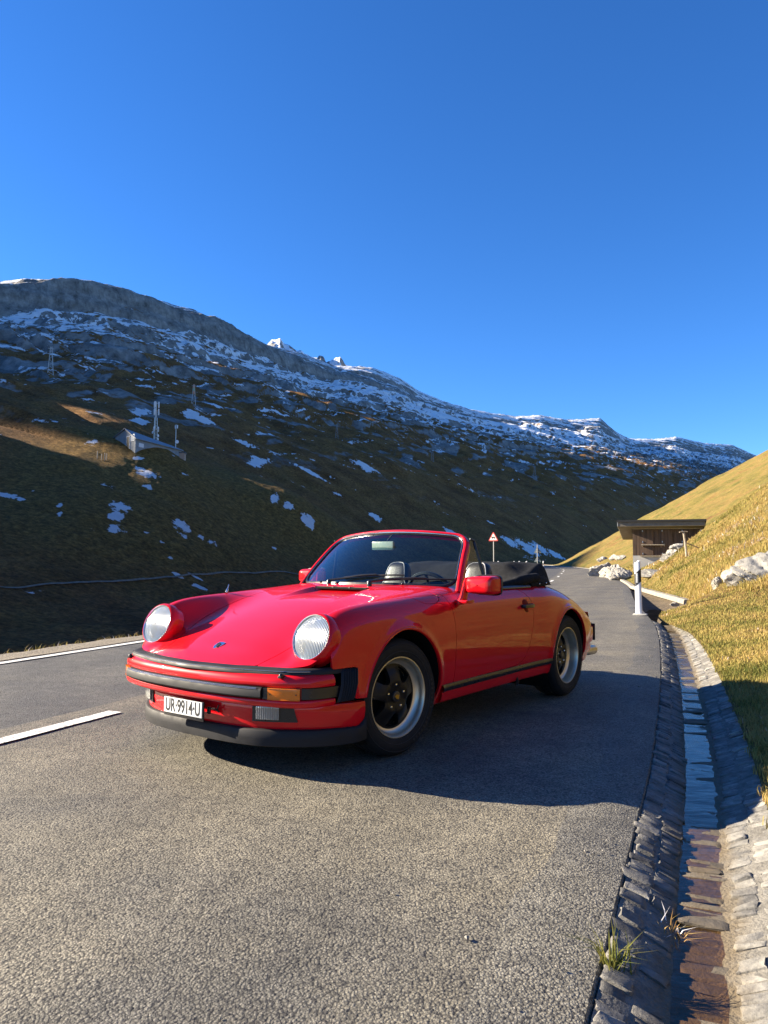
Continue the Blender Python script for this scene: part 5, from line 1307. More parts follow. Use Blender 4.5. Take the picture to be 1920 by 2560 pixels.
# ------------------------------------------------------------------ wheels
def make_wheel(name, wtyre, yfl, steer, x, side, tyre_out):
    """wheel axis = local z pointing outward; z=0 at rim flange"""
    W = bpy.data.objects.new(name, None); C.objects.link(W); W.parent = CAR
    M0 = mat_at((x, side*yfl, .3165), (1, 0, 0), (0, side, 0))
    W.matrix_basis = Matrix.Translation((x, side*(yfl-.10), .3165)) @ Matrix.Rotation(RAD(steer), 4, 'Z') @ Matrix.Translation((0, side*.10, 0)) @ mat_at((0, 0, 0), (1, 0, 0), (0, side, 0))
    m = MB(); o = tyre_out
    pr = [(.205, -.012), (.2165, .001), (.222, .006), (.235, o*.6), (.255, o*.95), (.275, o), (.292, o-.006), (.303, o-.016), (.3105, o-.028), (.3135, o-.042)]
    for g_ in (.062, .10, .138):
        pr += [(.3150, o-g_+.006), (.3085, o-g_+.004), (.3085, o-g_-.004), (.3155, o-g_-.006)]
    pr += [(.3135, o-wtyre+.042), (.303, o-wtyre+.016), (.275, o-wtyre), (.235, o-wtyre+.012), (.21, o-wtyre+.03)]
    m.lathe(pr, 72, None)
    ty = m.build('tyre', M_TYRE, W, angle=30)
    if side > 0:   # raised ring and lettering band on the sidewall
        m = MB()
        for rr in (.247, .286):
            a = np.linspace(0, 2*pi, 80)[:-1]; m.tube(np.stack([rr*np.cos(a), rr*np.sin(a), np.full(len(a), o*(.86 if rr < .26 else .93))], 1), .0016, 5, closed=True)
        for k in range(14):
            a = RAD(60+5.6*k+(8 if k > 6 else 0)); q = mat_at((.266*cos(a), .266*sin(a), o*.965), (sin(a), -cos(a), 0), (0, 0, 1))
            m.box((0, 0, 0), (.010, .014, .004), q); m.box((.003, 0, .0005), (.004, .006, .0045), q)
        m.build('sidewall_mark', pbr('tyre_mark', (.022, .022, .022), .7), ty, False)
    m = MB()
    pr = [(.2165, -.010), (.2185, -.002), (.2165, .004), (.212, .004), (.2065, -.004), (.203, -.018), (.200, -.034), (.186, -.046), (.176, -.05), (.172, -.07), (.172, -.16)] if x > -1 else \
         [(.2165, -.010), (.2185, -.002), (.2165, .004), (.212, .004), (.2065, -.004), (.203, -.03), (.199, -.062), (.184, -.074), (.174, -.078), (.170, -.10), (.170, -.18)]
    m.lathe(pr, 72); m.build('rim', M_ALU, W, angle=40)
    dz = -.052 if x > -1 else -.080
    # five-spoked centre: a dished disc with five windows cut through
    nr_, na = 40, 300
    r_ = np.linspace(.030, .1755, nr_); a_ = np.linspace(0, 2*pi, na+1)
    R2, A2 = np.meshgrid(r_, a_, indexing='ij')
    ph = ((A2*5/(2*pi)) % 1.0)-.5          # 0 at a window's middle, +-.5 on a spoke's middle line
    crown = .010*(1-(np.abs(np.abs(ph)-.5)/.5)**1.6)*sstep(.05, .09, R2)*sstep(.19, .12, R2)
    Zd = dz+.030*sstep(.17, .07, R2)-.004*sstep(.06, .03, R2)+crown
    Pd = np.stack([R2*np.cos(A2), R2*np.sin(A2), Zd], -1)
    half = np.clip(.060*(R2-.086)/.08, 0, None)**.60*.29
    win = half-np.abs(ph)*2*pi/5*R2
    gg = np.where((R2 > .087) & (R2 < .168), -win, .01); gg = np.maximum(gg, R2-.1665)
    Nd = np.zeros_like(Pd); Nd[..., 2] = 1
    panel('wheel_centre', gg, M_BLKW, W, .03, P=Pd, N=Nd)
    m = MB(); m.lathe([(.001, dz-.045), (.17, dz-.045)], 40); m.lathe([(.14, dz-.03), (.14, dz-.09)], 30); m.build('brake_disc', M_DARK, W)
    m = MB(); m.lathe([(.0, dz+.040), (.024, dz+.0395), (.0285, dz+.037), (.030, dz+.03), (.030, dz+.0)], 32); cp_ = m.build('centre_cap', pbr('cap_dark', (.03, .026, .024), .4), W)
    m = MB(); m.prism([(q[0]*.45, q[1]*.45) for q in sh], .0016, Matrix.Translation((0, 0, dz+.0394)) @ Matrix.Rotation(RAD(20 if x > -1 else 70), 4, 'Z')); m.build('cap_crest', M_GOLD if x > -1 else M_TRIM, cp_, False)
    for k in range(5):
        a = RAD(72*k+36+0); a = 2*pi*(k+.0)/5+2*pi*.5/5+pi/5
        q = (cos(a)*.064, sin(a)*.064)
        m = MB(); m.lathe([(.0095, -.01), (.0095, .008), (.006, .014), (.001, .0155)], 10, Matrix.Translation((q[0], q[1], dz+.022))); m.build('wheel_nut', M_CHROME, W)
    m = MB(); a = RAD(-58 if x > -1 else 12); m.tube([(.182*cos(a), .182*sin(a), dz+.0), (.176*cos(a), .176*sin(a), dz+.025), (.172*cos(a), .172*sin(a), dz+.036)], .005, 6); m.build('valve', M_TRIM, W)
    return W
R_SPIN = RAD(90+36)
for x, side, st, w_, yfl, to in ((0, 1, -7, .205, .750, .016), (0, -1, -7, .205, .750, .016), (-2.262, 1, 0, .225, .768, .014), (-2.262, -1, 0, .225, .768, .014)):
    W = make_wheel('wheel', w_, yfl, st, x, side, to)
    W.matrix_basis = W.matrix_basis @ Matrix.Rotation(RAD(90-36) if x > -1 else RAD(60), 4, 'Z')
# ================================================================== ROADSIDE AND FAR THINGS
M_PLASTIC = pbr('white_plastic', (.80, .80, .79), .45, var=.06, vscale=6)
M_BAND = pbr('black_band', (.012, .012, .014), .5)
M_REFL = pbr('reflector', (.62, .62, .60), .3)
M_STEEL = pbr('galvanised_steel', (.42, .42, .40), .45, .8)
M_WOOD = pbr('weathered_wood', (.36, .30, .22), .85, var=.35, vscale=20, bump=.5, bscale=60)
M_SIGNR = pbr('sign_red', (.62, .05, .03), .45)
M_SIGNW = pbr('sign_white', (.80, .74, .66), .45)
M_SIGNB = pbr('sign_back', (.13, .15, .15), .5, .3)
def rock_mat():
    m, n, l, b = new_mat('pale_rock')
    tc = n.new('ShaderNodeTexCoord'); nz = n.new('ShaderNodeTexNoise'); nz.inputs['Scale'].default_value = 5; nz.inputs['Detail'].default_value = 10; nz.inputs['Roughness'].default_value = .72; l.new(tc.outputs['Object'], nz.inputs['Vector'])
    r = n.new('ShaderNodeValToRGB'); e = r.color_ramp.elements; e[0].position = .30; e[1].position = .68; e[0].color = (.13, .12, .105, 1); e[1].color = (.40, .375, .325, 1)
    k = e.new(.46); k.color = (.29, .275, .24, 1)
    l.new(nz.outputs['Fac'], r.inputs['Fac']); l.new(r.outputs['Color'], b.inputs['Base Color']); b.inputs['Roughness'].default_value = .9
    bp = n.new('ShaderNodeBump'); bp.inputs['Strength'].default_value = .8; bp.inputs['Distance'].default_value = .05; l.new(nz.outputs['Fac'], bp.inputs['Height']); l.new(bp.outputs['Normal'], b.inputs['Normal'])
    return m
M_ROCK = rock_mat()

def marker_post(x, y, z, label, rot=0.0, lean=0.0):
    t = empty('marker_post', (x, y, z), rot, label, 'marker post'); t.rotation_euler = (0, lean, rot)
    n = 14; a = np.arange(n)*2*pi/n
    px = .062*np.sign(np.cos(a))*np.abs(np.cos(a))**.55; py = .045*np.sign(np.sin(a))*np.abs(np.sin(a))**.8
    def ring(zz, k=1.0, sl=0.0): return np.stack([px*k, py*k, zz+sl*px], 1)
    rows = [ring(-.05), ring(.3), ring(.62, .99), ring(1.0, .98, .35), ring(1.04, .90, .35), ring(1.045, .4, .35), ring(1.045, .02, .35)]
    m = MB(); G = np.array(rows); m.grid(np.concatenate([G, G[:, :1]], 1)); m.build('post', M_PLASTIC, t)
    rows = [ring(.60, 1.02, .9), ring(.60, 1.045, .9), ring(.85, 1.045, .9), ring(.85, 1.02, .9)]
    m = MB(); G = np.array(rows); m.grid(np.concatenate([G, G[:, :1]], 1)); bd = m.build('band', M_BAND, t)
    m = MB(); m.box((-.008, -.0475, .725), (.040, .006, .185), None, .002); m.box((0.0, .0475, .725), (.040, .006, .185), None, .002); rf = m.build('reflector', M_REFL, bd)
    m = MB()
    for k in range(5):
        zc = .655+.035*k; m.add([(-.020, -.0512, zc-.006), (.006, -.0512, zc-.010), (.006, -.0512, zc+.008)], [[0, 1, 2]]); m.box((-.008, -.0508, zc+.014), (.030, .0006, .003))
    m.build('reflector_mark', M_STEEL, rf, False)
    return t
MP = marker_post(5.02, 14.62, 0.0, 'white marker post with slanted black band, beside the gutter right of the car', RAD(-28), RAD(-1.0))
m = MB(); m.box((0.02, 0, .012), (.26, .16, .03), None, .01); m.build('foot_slab', pbr('slab', (.45, .43, .38), .9), MP)
for az, r, lb in ((8.75, 37.2, 'white marker post left of the road, just right of the cow sign pole'), (9.95, 47.5, 'white marker post left of the far road, second one from the cow sign'), (10.35, 52, 'white marker post left of the far road, third one from the cow sign'), (10.9, 60, 'white marker post left of the far road, midway between both sign poles'), (12.15, 86, 'most distant white marker post, just right of the two back-facing signs')):
    marker_post(r*sin(RAD(az)), r*cos(RAD(az)), -.05, lb, RAD(-28))

def tri(sz, rr=.12, n=5):
    """rounded triangle, point up, centred on its base middle"""
    h = sz*sqrt(3)/2; c = [(-sz/2, 0), (sz/2, 0), (0, h)]; ins = sz*rr; pts = []
    cen = np.array([0, h/3])
    for i, a0 in enumerate((150+60, 270+60, 30+60-30+0)):
        v = np.array(c[i]); ctr = v+(cen-v)/np.linalg.norm(cen-v)*ins*2*.5
        st = (150, 270, 30)[i]
        for k in range(n): 
            a = RAD(st+120*k/(n-1)); pts.append(tuple(ctr+ins*.5*np.array([cos(a), sin(a)])))
    return pts
def sign_pole(name, x, y, z, H, label, cat, rot=0.0):
    t = empty(name, (x, y, z), rot, label, cat)
    m = MB(); m.tube([(0, 0, -.3), (0, 0, H)], .03, 10); m.build('pole', M_STEEL, t); return t
# cow warning sign, facing the camera
cs = sign_pole('cow_warning_sign', 6.62, 44.6, -.3, 3.02, 'red-edged white triangular sign with a black cow, on a steel pole behind the car', 'road sign', RAD(-32))
MF = Matrix.Translation((0, -.035, 2.52)) @ Matrix.Rotation(pi/2, 4, 'X')
m = MB(); m.prism(tri(.66), .012, MF); pl = m.build('sign_plate', M_SIGNR, cs, False)
m = MB(); m.prism([(q[0]*.74, q[1]*.74+.055) for q in tri(.66)], .018, MF); m.build('sign_face', M_SIGNW, pl, False)
cow = [(-.135, .20), (-.15, .245), (-.125, .262), (-.085, .258), (.095, .258), (.105, .245), (.110, .18), (.10, .10), (.085, .10), (.085, .165), (.06, .172), (.06, .10), (.043, .10), (.040, .17), (-.035, .172), (-.04, .10), (-.056, .10), (-.056, .165), (-.075, .17), (-.08, .10), (-.095, .10), (-.098, .19), (-.115, .20)]
m = MB(); m.prism([(q[0]*.95, q[1]*.85+.045) for q in cow], .022, MF); m.build('cow_symbol', M_BAND, pl, False)
# two warning signs seen from behind
bs = sign_pole('road_sign_pair', 14.35, 69.2, -.2, 2.75, 'pole with two dark triangular signs seen from behind, far along the road', 'road sign', RAD(150))
for zc in (1.95, 1.12):
    MF = Matrix.Translation((0, -.035, zc)) @ Matrix.Rotation(pi/2, 4, 'X')
    m = MB(); m.prism(tri(.70), .02, MF); m.build('sign_plate', M_SIGNB, bs, False)
    for k in (.14, .32): m = MB(); m.box((0, -.02, zc+k), (.42-k*.7, .02, .03)); m.build('bracket', M_STEEL, bs, False)

# ---------------------------------------------------------------- hut
HUTX, HUTY, B_ = 14.95, 44.45, RAD(21)
hut = empty('wooden_hut', (HUTX, HUTY, 0), -B_, 'dark timber hut on a concrete base with a flat overhanging roof, dug into the bank', 'hut')
# local: x along the front to the right, y away from the viewer
def plank_mat(col):
    m, n, l, b = new_mat('dark_planks')
    tc = n.new('ShaderNodeTexCoord'); mp = n.new('ShaderNodeMapping'); mp.inputs['Scale'].default_value = (14, 14, .8); l.new(tc.outputs['Object'], mp.inputs['Vector'])
    nz = n.new('ShaderNodeTexNoise'); nz.inputs['Scale'].default_value = 1; nz.inputs['Detail'].default_value = 6; l.new(mp.outputs[0], nz.inputs['Vector'])
    r = n.new('ShaderNodeValToRGB'); e = r.color_ramp.elements; e[0].position = .3; e[1].position = .72; e[0].color = (*[c*.5 for c in col], 1); e[1].color = (*[c*1.5 for c in col], 1)
    l.new(nz.outputs['Fac'], r.inputs['Fac']); l.new(r.outputs['Color'], b.inputs['Base Color']); b.inputs['Roughness'].default_value = .8; return m
M_PLANK = plank_mat((.105, .066, .042))
M_CONC = pbr('hut_concrete', (.46, .45, .42), .9, var=.15, vscale=2)
m = MB(); m.box((1.95, 2.0, .55), (3.9, 4.0, 1.66)); m.build('concrete_base', M_CONC, hut, False)
m = MB(); z0, z1 = 1.385, 2.95
k = 0; xx_ = .0
while xx_ < 3.7:
    w_ = .19+.05*((k*37) % 5)/5; m.box((xx_+w_/2, .02+.006*(k % 2), (z0+z1)/2), (w_-.012, .04, z1-z0)); xx_ += w_; k += 1
yy_ = .06
while yy_ < 3.9: m.box((.02, yy_+.1, (z0+z1)/2), (.04, .19, z1-z0)); yy_ += .2
m.box((1.95, 2.0, 2.16), (3.78, 3.86, 1.55)); m.build('plank_wall', M_PLANK, hut, False)
for x0 in (.55, 1.65, 2.75):
    m = MB(); m.box((x0+.28, -.03, 2.17), (.62, .05, 1.5)); m.build('shutter', M_PLANK, hut, False)
    for z_ in (1.5, 2.2, 2.85): m = MB(); m.box((x0+.02, -.065, z_), (.05, .03, .09)); m.build('hinge', M_STEEL, hut, False)
m = MB(); m.box((1.15, -.14, 2.02), (1.35, .16, .05)); m.box((.55, -.1, 2.0), (.05, .1, .16)); m.box((1.78, -.1, 2.0), (.05, .1, .16)); m.build('shelf', M_WOOD, hut, False)
m = MB(); m.box((1.1, -.06, 1.36), (1.4, .1, .05)); m.box((1.95, -.02, 2.985), (3.9, .05, .06)); m.build('trim_board', M_WOOD, hut, False)
def slab(x0, x1, y0, y1, zf, zb, th):   # roof slab falling away from the viewer
    V = [(x0, y0, zf-th), (x1, y0, zf-th), (x1, y1, zb-th), (x0, y1, zb-th), (x0, y0, zf), (x1, y0, zf), (x1, y1, zb), (x0, y1, zb)]
    return V, [(0, 3, 2, 1), (4, 5, 6, 7), (0, 1, 5, 4), (1, 2, 6, 5), (2, 3, 7, 6), (3, 0, 4, 7)]
m = MB(); m.add(*slab(-.78, 4.0, -.85, 4.6, 3.36, 2.72, .26)); rf = m.build('roof', pbr('roof_boards', (.17, .15, .12), .8, var=.2, vscale=5), hut, False)
m = MB(); m.add(*slab(-.84, 4.06, -.93, 4.66, 3.47, 2.83, .12)); m.build('roof_covering', pbr('roof_felt', (.018, .018, .018), .7), rf, False)
m = MB(); m.add(*slab(-.815, -.782, -.87, 4.62, 3.362, 2.722, .25)); m.build('verge_board', pbr('verge_metal', (.55, .55, .52), .5, .4), rf, False)

# ---------------------------------------------------------------- rocks
def rock(x, y, z, size, seed, label, sq=(1, 1, 1), rz=0.0, tilt=0.0, cuts=9, group=None):
    bm = bmesh.new(); bmesh.ops.create_icosphere(bm, subdivisions=5, radius=1.0)
    rg = np.random.default_rng(seed); V = np.array([v.co[:] for v in bm.verts])
    for _ in range(cuts):      # flat cleavage faces
        nn = rg.normal(size=3); nn /= np.linalg.norm(nn); d = rg.uniform(.55, .85); s_ = V @ nn-d; V -= np.where(s_ > 0, s_, 0)[:, None]*nn*.92
    q = fbm(V[:, 0]*2+seed, V[:, 1]*2+V[:, 2]*1.7, 5, seed)+fbm(V[:, 2]*2.3, V[:, 0]*1.9-V[:, 1], 5, seed+5)
    cr = fbm(V[:, 0]*1.6+V[:, 2], V[:, 1]*1.6-V[:, 2], 4, seed+9, ridged=True)
    V = V*(1+.09*q-.32*np.maximum(cr-.30, 0))[:, None]
    V = V*np.array(sq)*size
    F = [[v.index for v in f.verts] for f in bm.faces]; bm.free()
    o = mesh_np('rock', V, F, M_ROCK, smooth=True); sharp(o, 32); o.location = (x, y, z); o.rotation_euler = (0, tilt, rz)
    return tag(o, label, 'rock', group)
b_ = rock(7.78, 15.15, hill_at(7.78, 15.15)+.02, .86, 11, 'large pale grey boulder in the dry grass at the right frame edge', (1.0, .75, .58), .2, -.22, 7); b_.name = 'boulder'
rock(7.26, 16.15, hill_at(7.26, 16.15)+.06, .17, 12, 'small white rock just left of the large boulder', (.9, .8, 1.0), .5)
rock(6.95, 17.75, hill_at(6.95, 17.75)+.02, .09, 13, 'fist-sized pale stone in the grass, midway between marker post and boulder', (1.3, 1, .7))
for i, (x, y, s, sq, lb) in enumerate(((13.05, 40.9, .62, (1.2, .8, .75), 'pale rock behind the kerb, nearest of the outcrop below the hut'), (13.75, 42.9, .78, (1, .9, .95), 'squat pale rock directly under the hut corner'), (14.35, 45.6, .72, (1.1, .9, 1.1), 'pale rock tight against the left wall of the hut'), (14.75, 48.4, .80, (1.3, .9, .75), 'pale rock in the grass just beyond the left side of the hut'), (15.3, 51.2, .95, (.8, 1.5, .95), 'long pale crag furthest left in the outcrop beside the hut'))):
    rock(x, y, hill_at(x, y)+.12*s, s, 31+i, lb, sq, .5*i, 0, 9)
for i, (x, y, dz, s, sq, lb) in enumerate(((13.55, 34.6, .10, .55, (1.25, .9, .62), 'flat pale rock at the foot of the stone heap right of the hut'), (13.70, 34.75, .36, .52, (1.2, .9, .55), 'middle rock of the stone heap right of the hut'), (13.95, 35.0, .66, .46, (1.2, .9, .5), 'top rock of the stone heap, beside the leaning wooden post'))):
    rock(x, y, 1.05+dz, s, 51+i, lb, sq, .4*i, 0, 16)
rock(11.2, 30.9, hill_at(11.2, 30.9)+.05, .48, 61, 'low pale slab of rock in the grass in front of the hut base', (1.7, .7, .45), -.2)
for i, (x, y, s, lb) in enumerate(((29.0, 98.0, .8, 'small pale rock on the skyline slope left of the hut roof'), (27.5, 88, .7, 'small pale rock on the grassy slope, well left of the hut'), (24.5, 76, .5, 'small dark-cracked rock low on the slope by the far bend'), (25.6, 80.5, .45, 'tiny pale rock low on the slope by the far bend'))):
    rock(x, y, hill_at(x, y)+.1, s, 71+i, lb, (1.2, .9, .7))
# ---------------------------------------------------------------- leaning fence post with a rail
fx, fy = 12.5, 30.5; fz = hill_at(fx, fy)
fp = empty('wooden_post', (fx, fy, fz), 0, 'leaning weathered wooden post with a slanting rail, beside the stone heap', 'fence post')
m = MB(); m.tube([(0, 0, -.3), (-.055, .02, .5), (-.115, .03, 1.02)], [.052, .05, .045], 8); m.build('post', M_WOOD, fp)
m = MB(); m.tube([(-.06, .06, .62), (.6, .35, .40), (1.5, .8, .40)], .026, 6); m.build('rail', M_WOOD, fp)
m = MB(); m.tube([(-.30, .02, 1.03), (-.115, .03, 1.06), (.05, .04, 1.05)], .02, 6); m.build('crosspiece', M_WOOD, fp)
# ---------------------------------------------------------------- tufts and litter by the gutter
def tuft(x, y, z, n, hmin, hmax, t0, t1, lean, label, name='grass_tuft', w=.005):
    r = np.abs(rng.normal(0, .02, n)); a = rng.uniform(0, 2*pi, n)
    V, F, T_ = blades(x+r*np.cos(a), y+r*np.sin(a), np.full(n, z), rng.uniform(hmin, hmax, n), np.full(n, w), rng.uniform(t0, t1, n), lean)
    V[:, :2] = np.array([x, y])+(V[:, :2]-[x, y])
    return tag(mesh_np(name, V, F, M_GRASS, attrs=dict(tone=T_), smooth=False), label, 'plant')
def gp(s, o): p = road_at(s, o); return p[0], p[1]
x_, y_ = gp(s_of_y(2.06), .03); tuft(x_, y_, -.03, 46, .05, .11, 0, .30, 1.6, 'green grass tuft growing at the asphalt edge above the gutter')
x_, y_ = gp(s_of_y(1.62), .02); tuft(x_, y_, -.03, 40, .02, .05, .5, .95, 1.4, 'brown dry weed in the crack at the asphalt edge, nearest the viewer', w=.004)
x_, y_ = gp(s_of_y(1.95)-.05, .56); tuft(x_, y_, .0, 40, .04, .09, 0, .3, 1.4, 'green grass tuft on the far lip of the gutter at the right frame edge')
x_, y_ = gp(s_of_y(2.42), .150)
V1, F1, T1 = blades(x_+rng.normal(0, .022, 150), y_+rng.normal(0, .022, 150), -.13+np.abs(rng.normal(0, .02, 150)), rng.uniform(.02, .06, 150), np.full(150, .0045), rng.uniform(.55, 1, 150), 2.2)
tag(mesh_np('grass_clod', V1, F1, M_GRASS, attrs=dict(tone=T1), smooth=False), 'clod of dry straw and earth caught on the gutter side', 'plant litter')
for (s0, o0, s1, o1, lb) in ((s_of_y(2.25), .30, s_of_y(2.36), .36, 'thin dry twig lying across the gutter water, below the straw clod'), (s_of_y(2.62), .33, s_of_y(2.72), .37, 'short dry stalk at the right edge of the gutter water')):
    a = road_at(s0, o0); b = road_at(s1, o1); m = MB(); m.tube(catmull([(*a, -.128), (*(a*.5+b*.5+.006), -.120), (*b, -.112)], 6), .0022, 5); tag(m.build('twig', M_WOOD), lb, 'twig')

# ---------------------------------------------------------------- the barn and masts on the knoll
def pol(azd, r): return np.array([r*sin(RAD(azd)), r*cos(RAD(azd))])
A_, B2, C_ = pol(-20.15, 222), pol(-18.75, 213), pol(-15.45, 232); D2 = A_+(C_-B2)
barn = empty('alpine_barn', (*A_, 0), 0, 'long grey barn with a sloping blue-grey roof on top of the knoll', 'barn')
def el_z(y, r): return 1.06+(1400-y)/1848.2*r
zt = dict(A=el_z(1112, 222), B=el_z(1112.5, 213), C=el_z(1136, 232), D=el_z(1136, 236)); rz0, rz1 = el_z(1094, 218), el_z(1128, 236)
def loc(p, z): return (p[0]-A_[0], p[1]-A_[1], z)
low = -9
M_BARNW = pbr('barn_boards', (.20, .22, .235), .85, var=.2, vscale=.9); M_BARNR = pbr('barn_roof', (.15, .17, .20), .5, var=.15, vscale=.5)
m = MB(); V = [loc(A_, zt['A']+low), loc(B2, zt['B']+low), loc(C_, zt['C']+low), loc(D2, zt['D']+low), loc(A_, zt['A']), loc(B2, zt['B']), loc(C_, zt['C']), loc(D2, zt['D']), loc((A_+B2)/2, rz0), loc((C_+D2)/2, rz1)]
m.add(V, [(0, 1, 5, 8, 4), (1, 2, 6, 5), (2, 3, 7, 9, 6), (3, 0, 4, 7)]); m.build('wall', M_BARNW, barn, False)
ux_ = (C_-B2)/np.linalg.norm(C_-B2); ov = .5
def ext(p, q, k): return p+(p-q)/np.linalg.norm(p-q)*k
m = MB()
r0_, r1_ = ext((A_+B2)/2, (C_+D2)/2, ov), ext((C_+D2)/2, (A_+B2)/2, ov)
V = []
for p, z, z2 in ((ext(ext(B2, A_, .6), C_, ov), zt['B']-.25, 0), (r0_, rz0+.12, 0), (ext(ext(A_, B2, .6), D2, ov), zt['A']-.25, 0), (ext(ext(C_, D2, .6), B2, ov), zt['C']-.25, 0), (r1_, rz1+.12, 0), (ext(ext(D2, C_, .6), A_, ov), zt['D']-.25, 0)):
    V.append(loc(p, z)); V.append(loc(p, z+.18))
m.add(V, [(1, 7, 9, 3), (3, 9, 11, 5), (0, 2, 8, 6), (2, 4, 10, 8), (0, 1, 3, 2), (2, 3, 5, 4), (6, 8, 9, 7), (8, 10, 11, 9), (0, 6, 7, 1), (4, 5, 11, 10)]); m.build('roof', M_BARNR, barn, False)
gx = (B2-A_)/np.linalg.norm(B2-A_); gn = np.array([gx[1], -gx[0]])
for nm, f, w_, h_, zb, mt in (('door', .66, 1.5, 3.2, -3.9, M_BAND), ('window', .88, 1.3, 1.5, -1.9, pbr('barn_pane', (.32, .36, .40), .3))):
    p = A_+(B2-A_)*f; zc = zt['A']+zb
    fr = MB(); M4 = mat_at((*(p-A_+gn*.06), zc+h_/2), (*gx, 0), (*gn, 0)); fr.box((0, 0, 0), (w_+.5, h_+.4, .12), M4); q = fr.build(nm, pbr('pale_frame', (.62, .64, .66), .7), barn, False)
    fr = MB(); fr.box((0, 0, .05), (w_, h_, .1), M4); fr.build('pane' if nm == 'window' else 'door_leaf', mt, q, False)
wn_ = np.array([ux_[1], -ux_[0]])
p = B2+ux_*2.6; M4 = mat_at((*(p-A_+wn_*.06), zt['B']-1.6), (*ux_, 0), (*wn_, 0)); fr = MB(); fr.box((0, 0, 0), (2.2, 1.1, .12), M4); fr.build('window', pbr('pale_frame2', (.58, .60, .62), .7), barn, False)

def on_t(azd, r): p = pol(azd, r); return (*p, float(terrain(np.array([p[0]]), np.array([p[1]]))[0]))
M_MAST = pbr('mast_steel', (.50, .50, .48), .5, .5); M_PANEL = pbr('antenna_panel', (.74, .74, .72), .5)
x, y, z = on_t(-17.35, 243)
H = el_z(1021, 243)-z
am = empty('antenna_mast', (x, y, z), 0, 'tall telecom mast stacked with white antenna panels, behind the barn roof', 'antenna mast')
m = MB()
for k in range(3): a = 2*pi*k/3; m.tube([(.62*cos(a), .62*sin(a), -1), (.45*cos(a), .45*sin(a), H*.62)], .13, 6)
for k in range(9): zz = H*.07*k; q = [(.58*cos(2*pi*j/3+(k % 2)), .58*sin(2*pi*j/3+(k % 2)), zz+.4*(j % 2)) for j in range(3)]; m.tube(q+[q[0]], .07, 5)
m.tube([(0, 0, H*.55), (0, 0, H)], .20, 8); m.build('lattice_tower', M_MAST, am)
for zc, hh, n_ in ((H*.93, 1.9, 3), (H*.76, 2.0, 3), (H*.35, 1.6, 3)):
    for k in range(n_):
        a = 2*pi*k/n_+.4; m = MB(); m.box((.85*cos(a), .85*sin(a), zc), (.36, .30, hh), None, .05); m.tube([(.2*cos(a), .2*sin(a), zc+.3), (.85*cos(a), .85*sin(a), zc+.3)], .06, 5); m.build('antenna_panel', M_PANEL, am)
for zc, a in ((H*.20, .3), (H*.12, .6), (H*.27, 3.5)): m = MB(); m.lathe([(.02, 0), (.4, .06), (.42, .2), (.02, .25)], 14, mat_at((.75*cos(a), .75*sin(a), zc), z=(cos(a), sin(a)-.6, 0))); m.build('dish', M_PANEL, am)
m = MB(); m.lathe([(.9, H*.33), (.95, H*.335), (.95, H*.345), (.3, H*.345)], 12); m.build('platform', M_MAST, am)
x, y, z = on_t(-15.88, 231); H = el_z(1074, 231)-z
sm = empty('radio_mast', (x, y, z), 0, 'slender radio mast with one round dish at the right end of the barn', 'antenna mast')
m = MB(); m.tube([(0, 0, -1), (0, 0, H)], [.16, .10], 8); m.build('pole', M_MAST, sm)
for a in (0, 2.2): m = MB(); m.box((.42*cos(a), .35*sin(a), H-.7), (.34, .25, 1.0), None, .04); m.build('antenna_panel', M_PANEL, sm)
m = MB(); m.lathe([(.02, .1), (.5, .04), (.56, -.05), (.55, -.18), (.02, -.22)], 18, mat_at((.45, -.3, H*.42), z=(.2, -1, 0))); m.build('dish', M_PANEL, sm)
# shed at the barn's right end
x, y, z = on_t(-15.35, 226); sh_ = empty('small_shed', (x, y, z), 0, 'tiny pale shed at the foot of the slender radio mast', 'shed')
m = MB(); m.box((0, 0, .6), (1.5, 1.5, 2.4)); m.build('wall', pbr('shed_wall', (.38, .27, .2), .8), sh_, False); m = MB(); m.add(*slab(-1, 1, -1, 1, 2.1, 1.7, .15)); m.build('roof', M_BARNR, sh_, False)
# fence stakes on the knoll's left shoulder
for i, (azd, r, h_) in enumerate(((-21.35, 204, 1.9), (-21.05, 203, 1.6), (-20.85, 203, 2.0), (-20.72, 204, 1.7))):
    x, y, z = on_t(azd, r); m = MB(); m.tube([(x, y, z-.4), (x+.05, y, z+h_)], .13, 6); tag(m.build('fence_stake', M_WOOD), 'pale wooden stake on the left shoulder of the knoll, left of the barn', 'fence stake', 'stakes left of the barn')
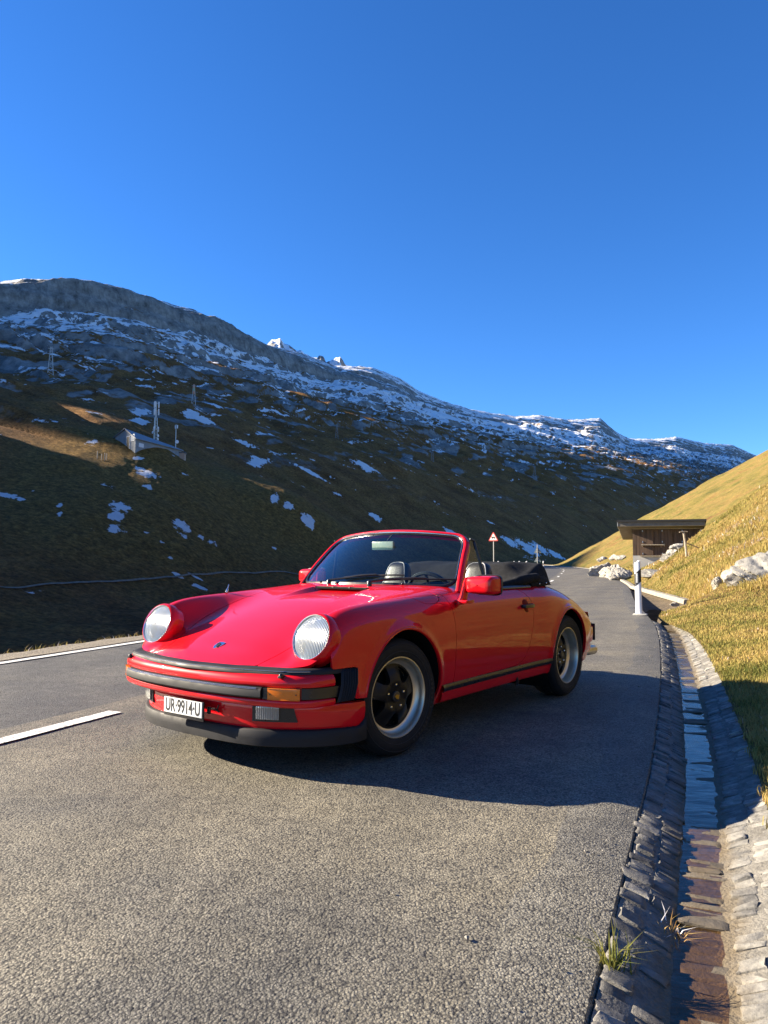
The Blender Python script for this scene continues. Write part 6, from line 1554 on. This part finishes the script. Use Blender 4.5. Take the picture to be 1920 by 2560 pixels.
# pylons on the mountainside
def pylon(azd, r, H, label, cols, legs=2):
    x, y, z = on_t(azd, r); t = empty('pylon', (x, y, z-.5), RAD(-azd), label, 'pylon')
    w0 = H*.095
    for sx in ((-1, 1) if legs == 2 else (-1, 1, 0)):
        m = MB(); m.tube([(sx*w0, 0 if sx else w0, -.5), (sx*w0*.25, 0, H)], H*.013, 5); m.build('leg', cols[0], t)
    n_ = 9; m = MB()
    for k in range(n_):
        f0, f1 = k/n_, (k+1)/n_; a, b = w0*(1-.75*f0), w0*(1-.75*f1); s = 1 if k % 2 else -1
        m.tube([(-a*s, 0, H*f0), (b*s, 0, H*f1)], H*.008, 4)
    m.build('bracing', cols[0], t)
    if len(cols) > 1:
        for f0, f1, c in ((.55, .70, cols[1]), (.70, .82, cols[2]), (.82, 1.0, cols[1])):
            m = MB(); a = w0*(1-.75*f0)*1.05; b = w0*(1-.75*f1)*1.05; m.add([(-a, -.1, H*f0), (a, -.1, H*f0), (b, -.1, H*f1), (-b, -.1, H*f1), (-a, .1, H*f0), (a, .1, H*f0), (b, .1, H*f1), (-b, .1, H*f1)], [(0, 1, 2, 3), (7, 6, 5, 4), (0, 4, 5, 1), (1, 5, 6, 2), (2, 6, 7, 3), (3, 7, 4, 0)]); m.build('marker_panel', c, t, False)
    m = MB(); m.tube([(-w0*1.1, 0, H*.93), (w0*1.1, 0, H*.93)], H*.010, 5); m.build('crossarm', cols[0], t)
M_PYL = pbr('pylon_steel', (.42, .42, .42), .6, .2); M_PYD = pbr('pylon_dark', (.22, .22, .23), .6, .2)
pylon(-24.63, 356, 12.6, 'pale lattice pylon high on the slope at the far left', [M_PYL])
pylon(-14.64, 357, 10.0, 'lattice pylon with red and green panels, above the barn', [M_PYL, pbr('panel_red', (.45, .20, .12), .6), pbr('panel_green', (.16, .33, .20), .6)])
pylon(-3.71, 411, 8.9, 'faint thin pylon on the dark slope above the windscreen', [M_PYD])
pylon(3.75, 468, 9.4, 'faint thin pylon on the dark slope above the quarter window', [M_PYD])
pylon(11.57, 598, 12.0, 'faint twin-legged pylon under the snowfields, furthest right on the mountain', [M_PYD])
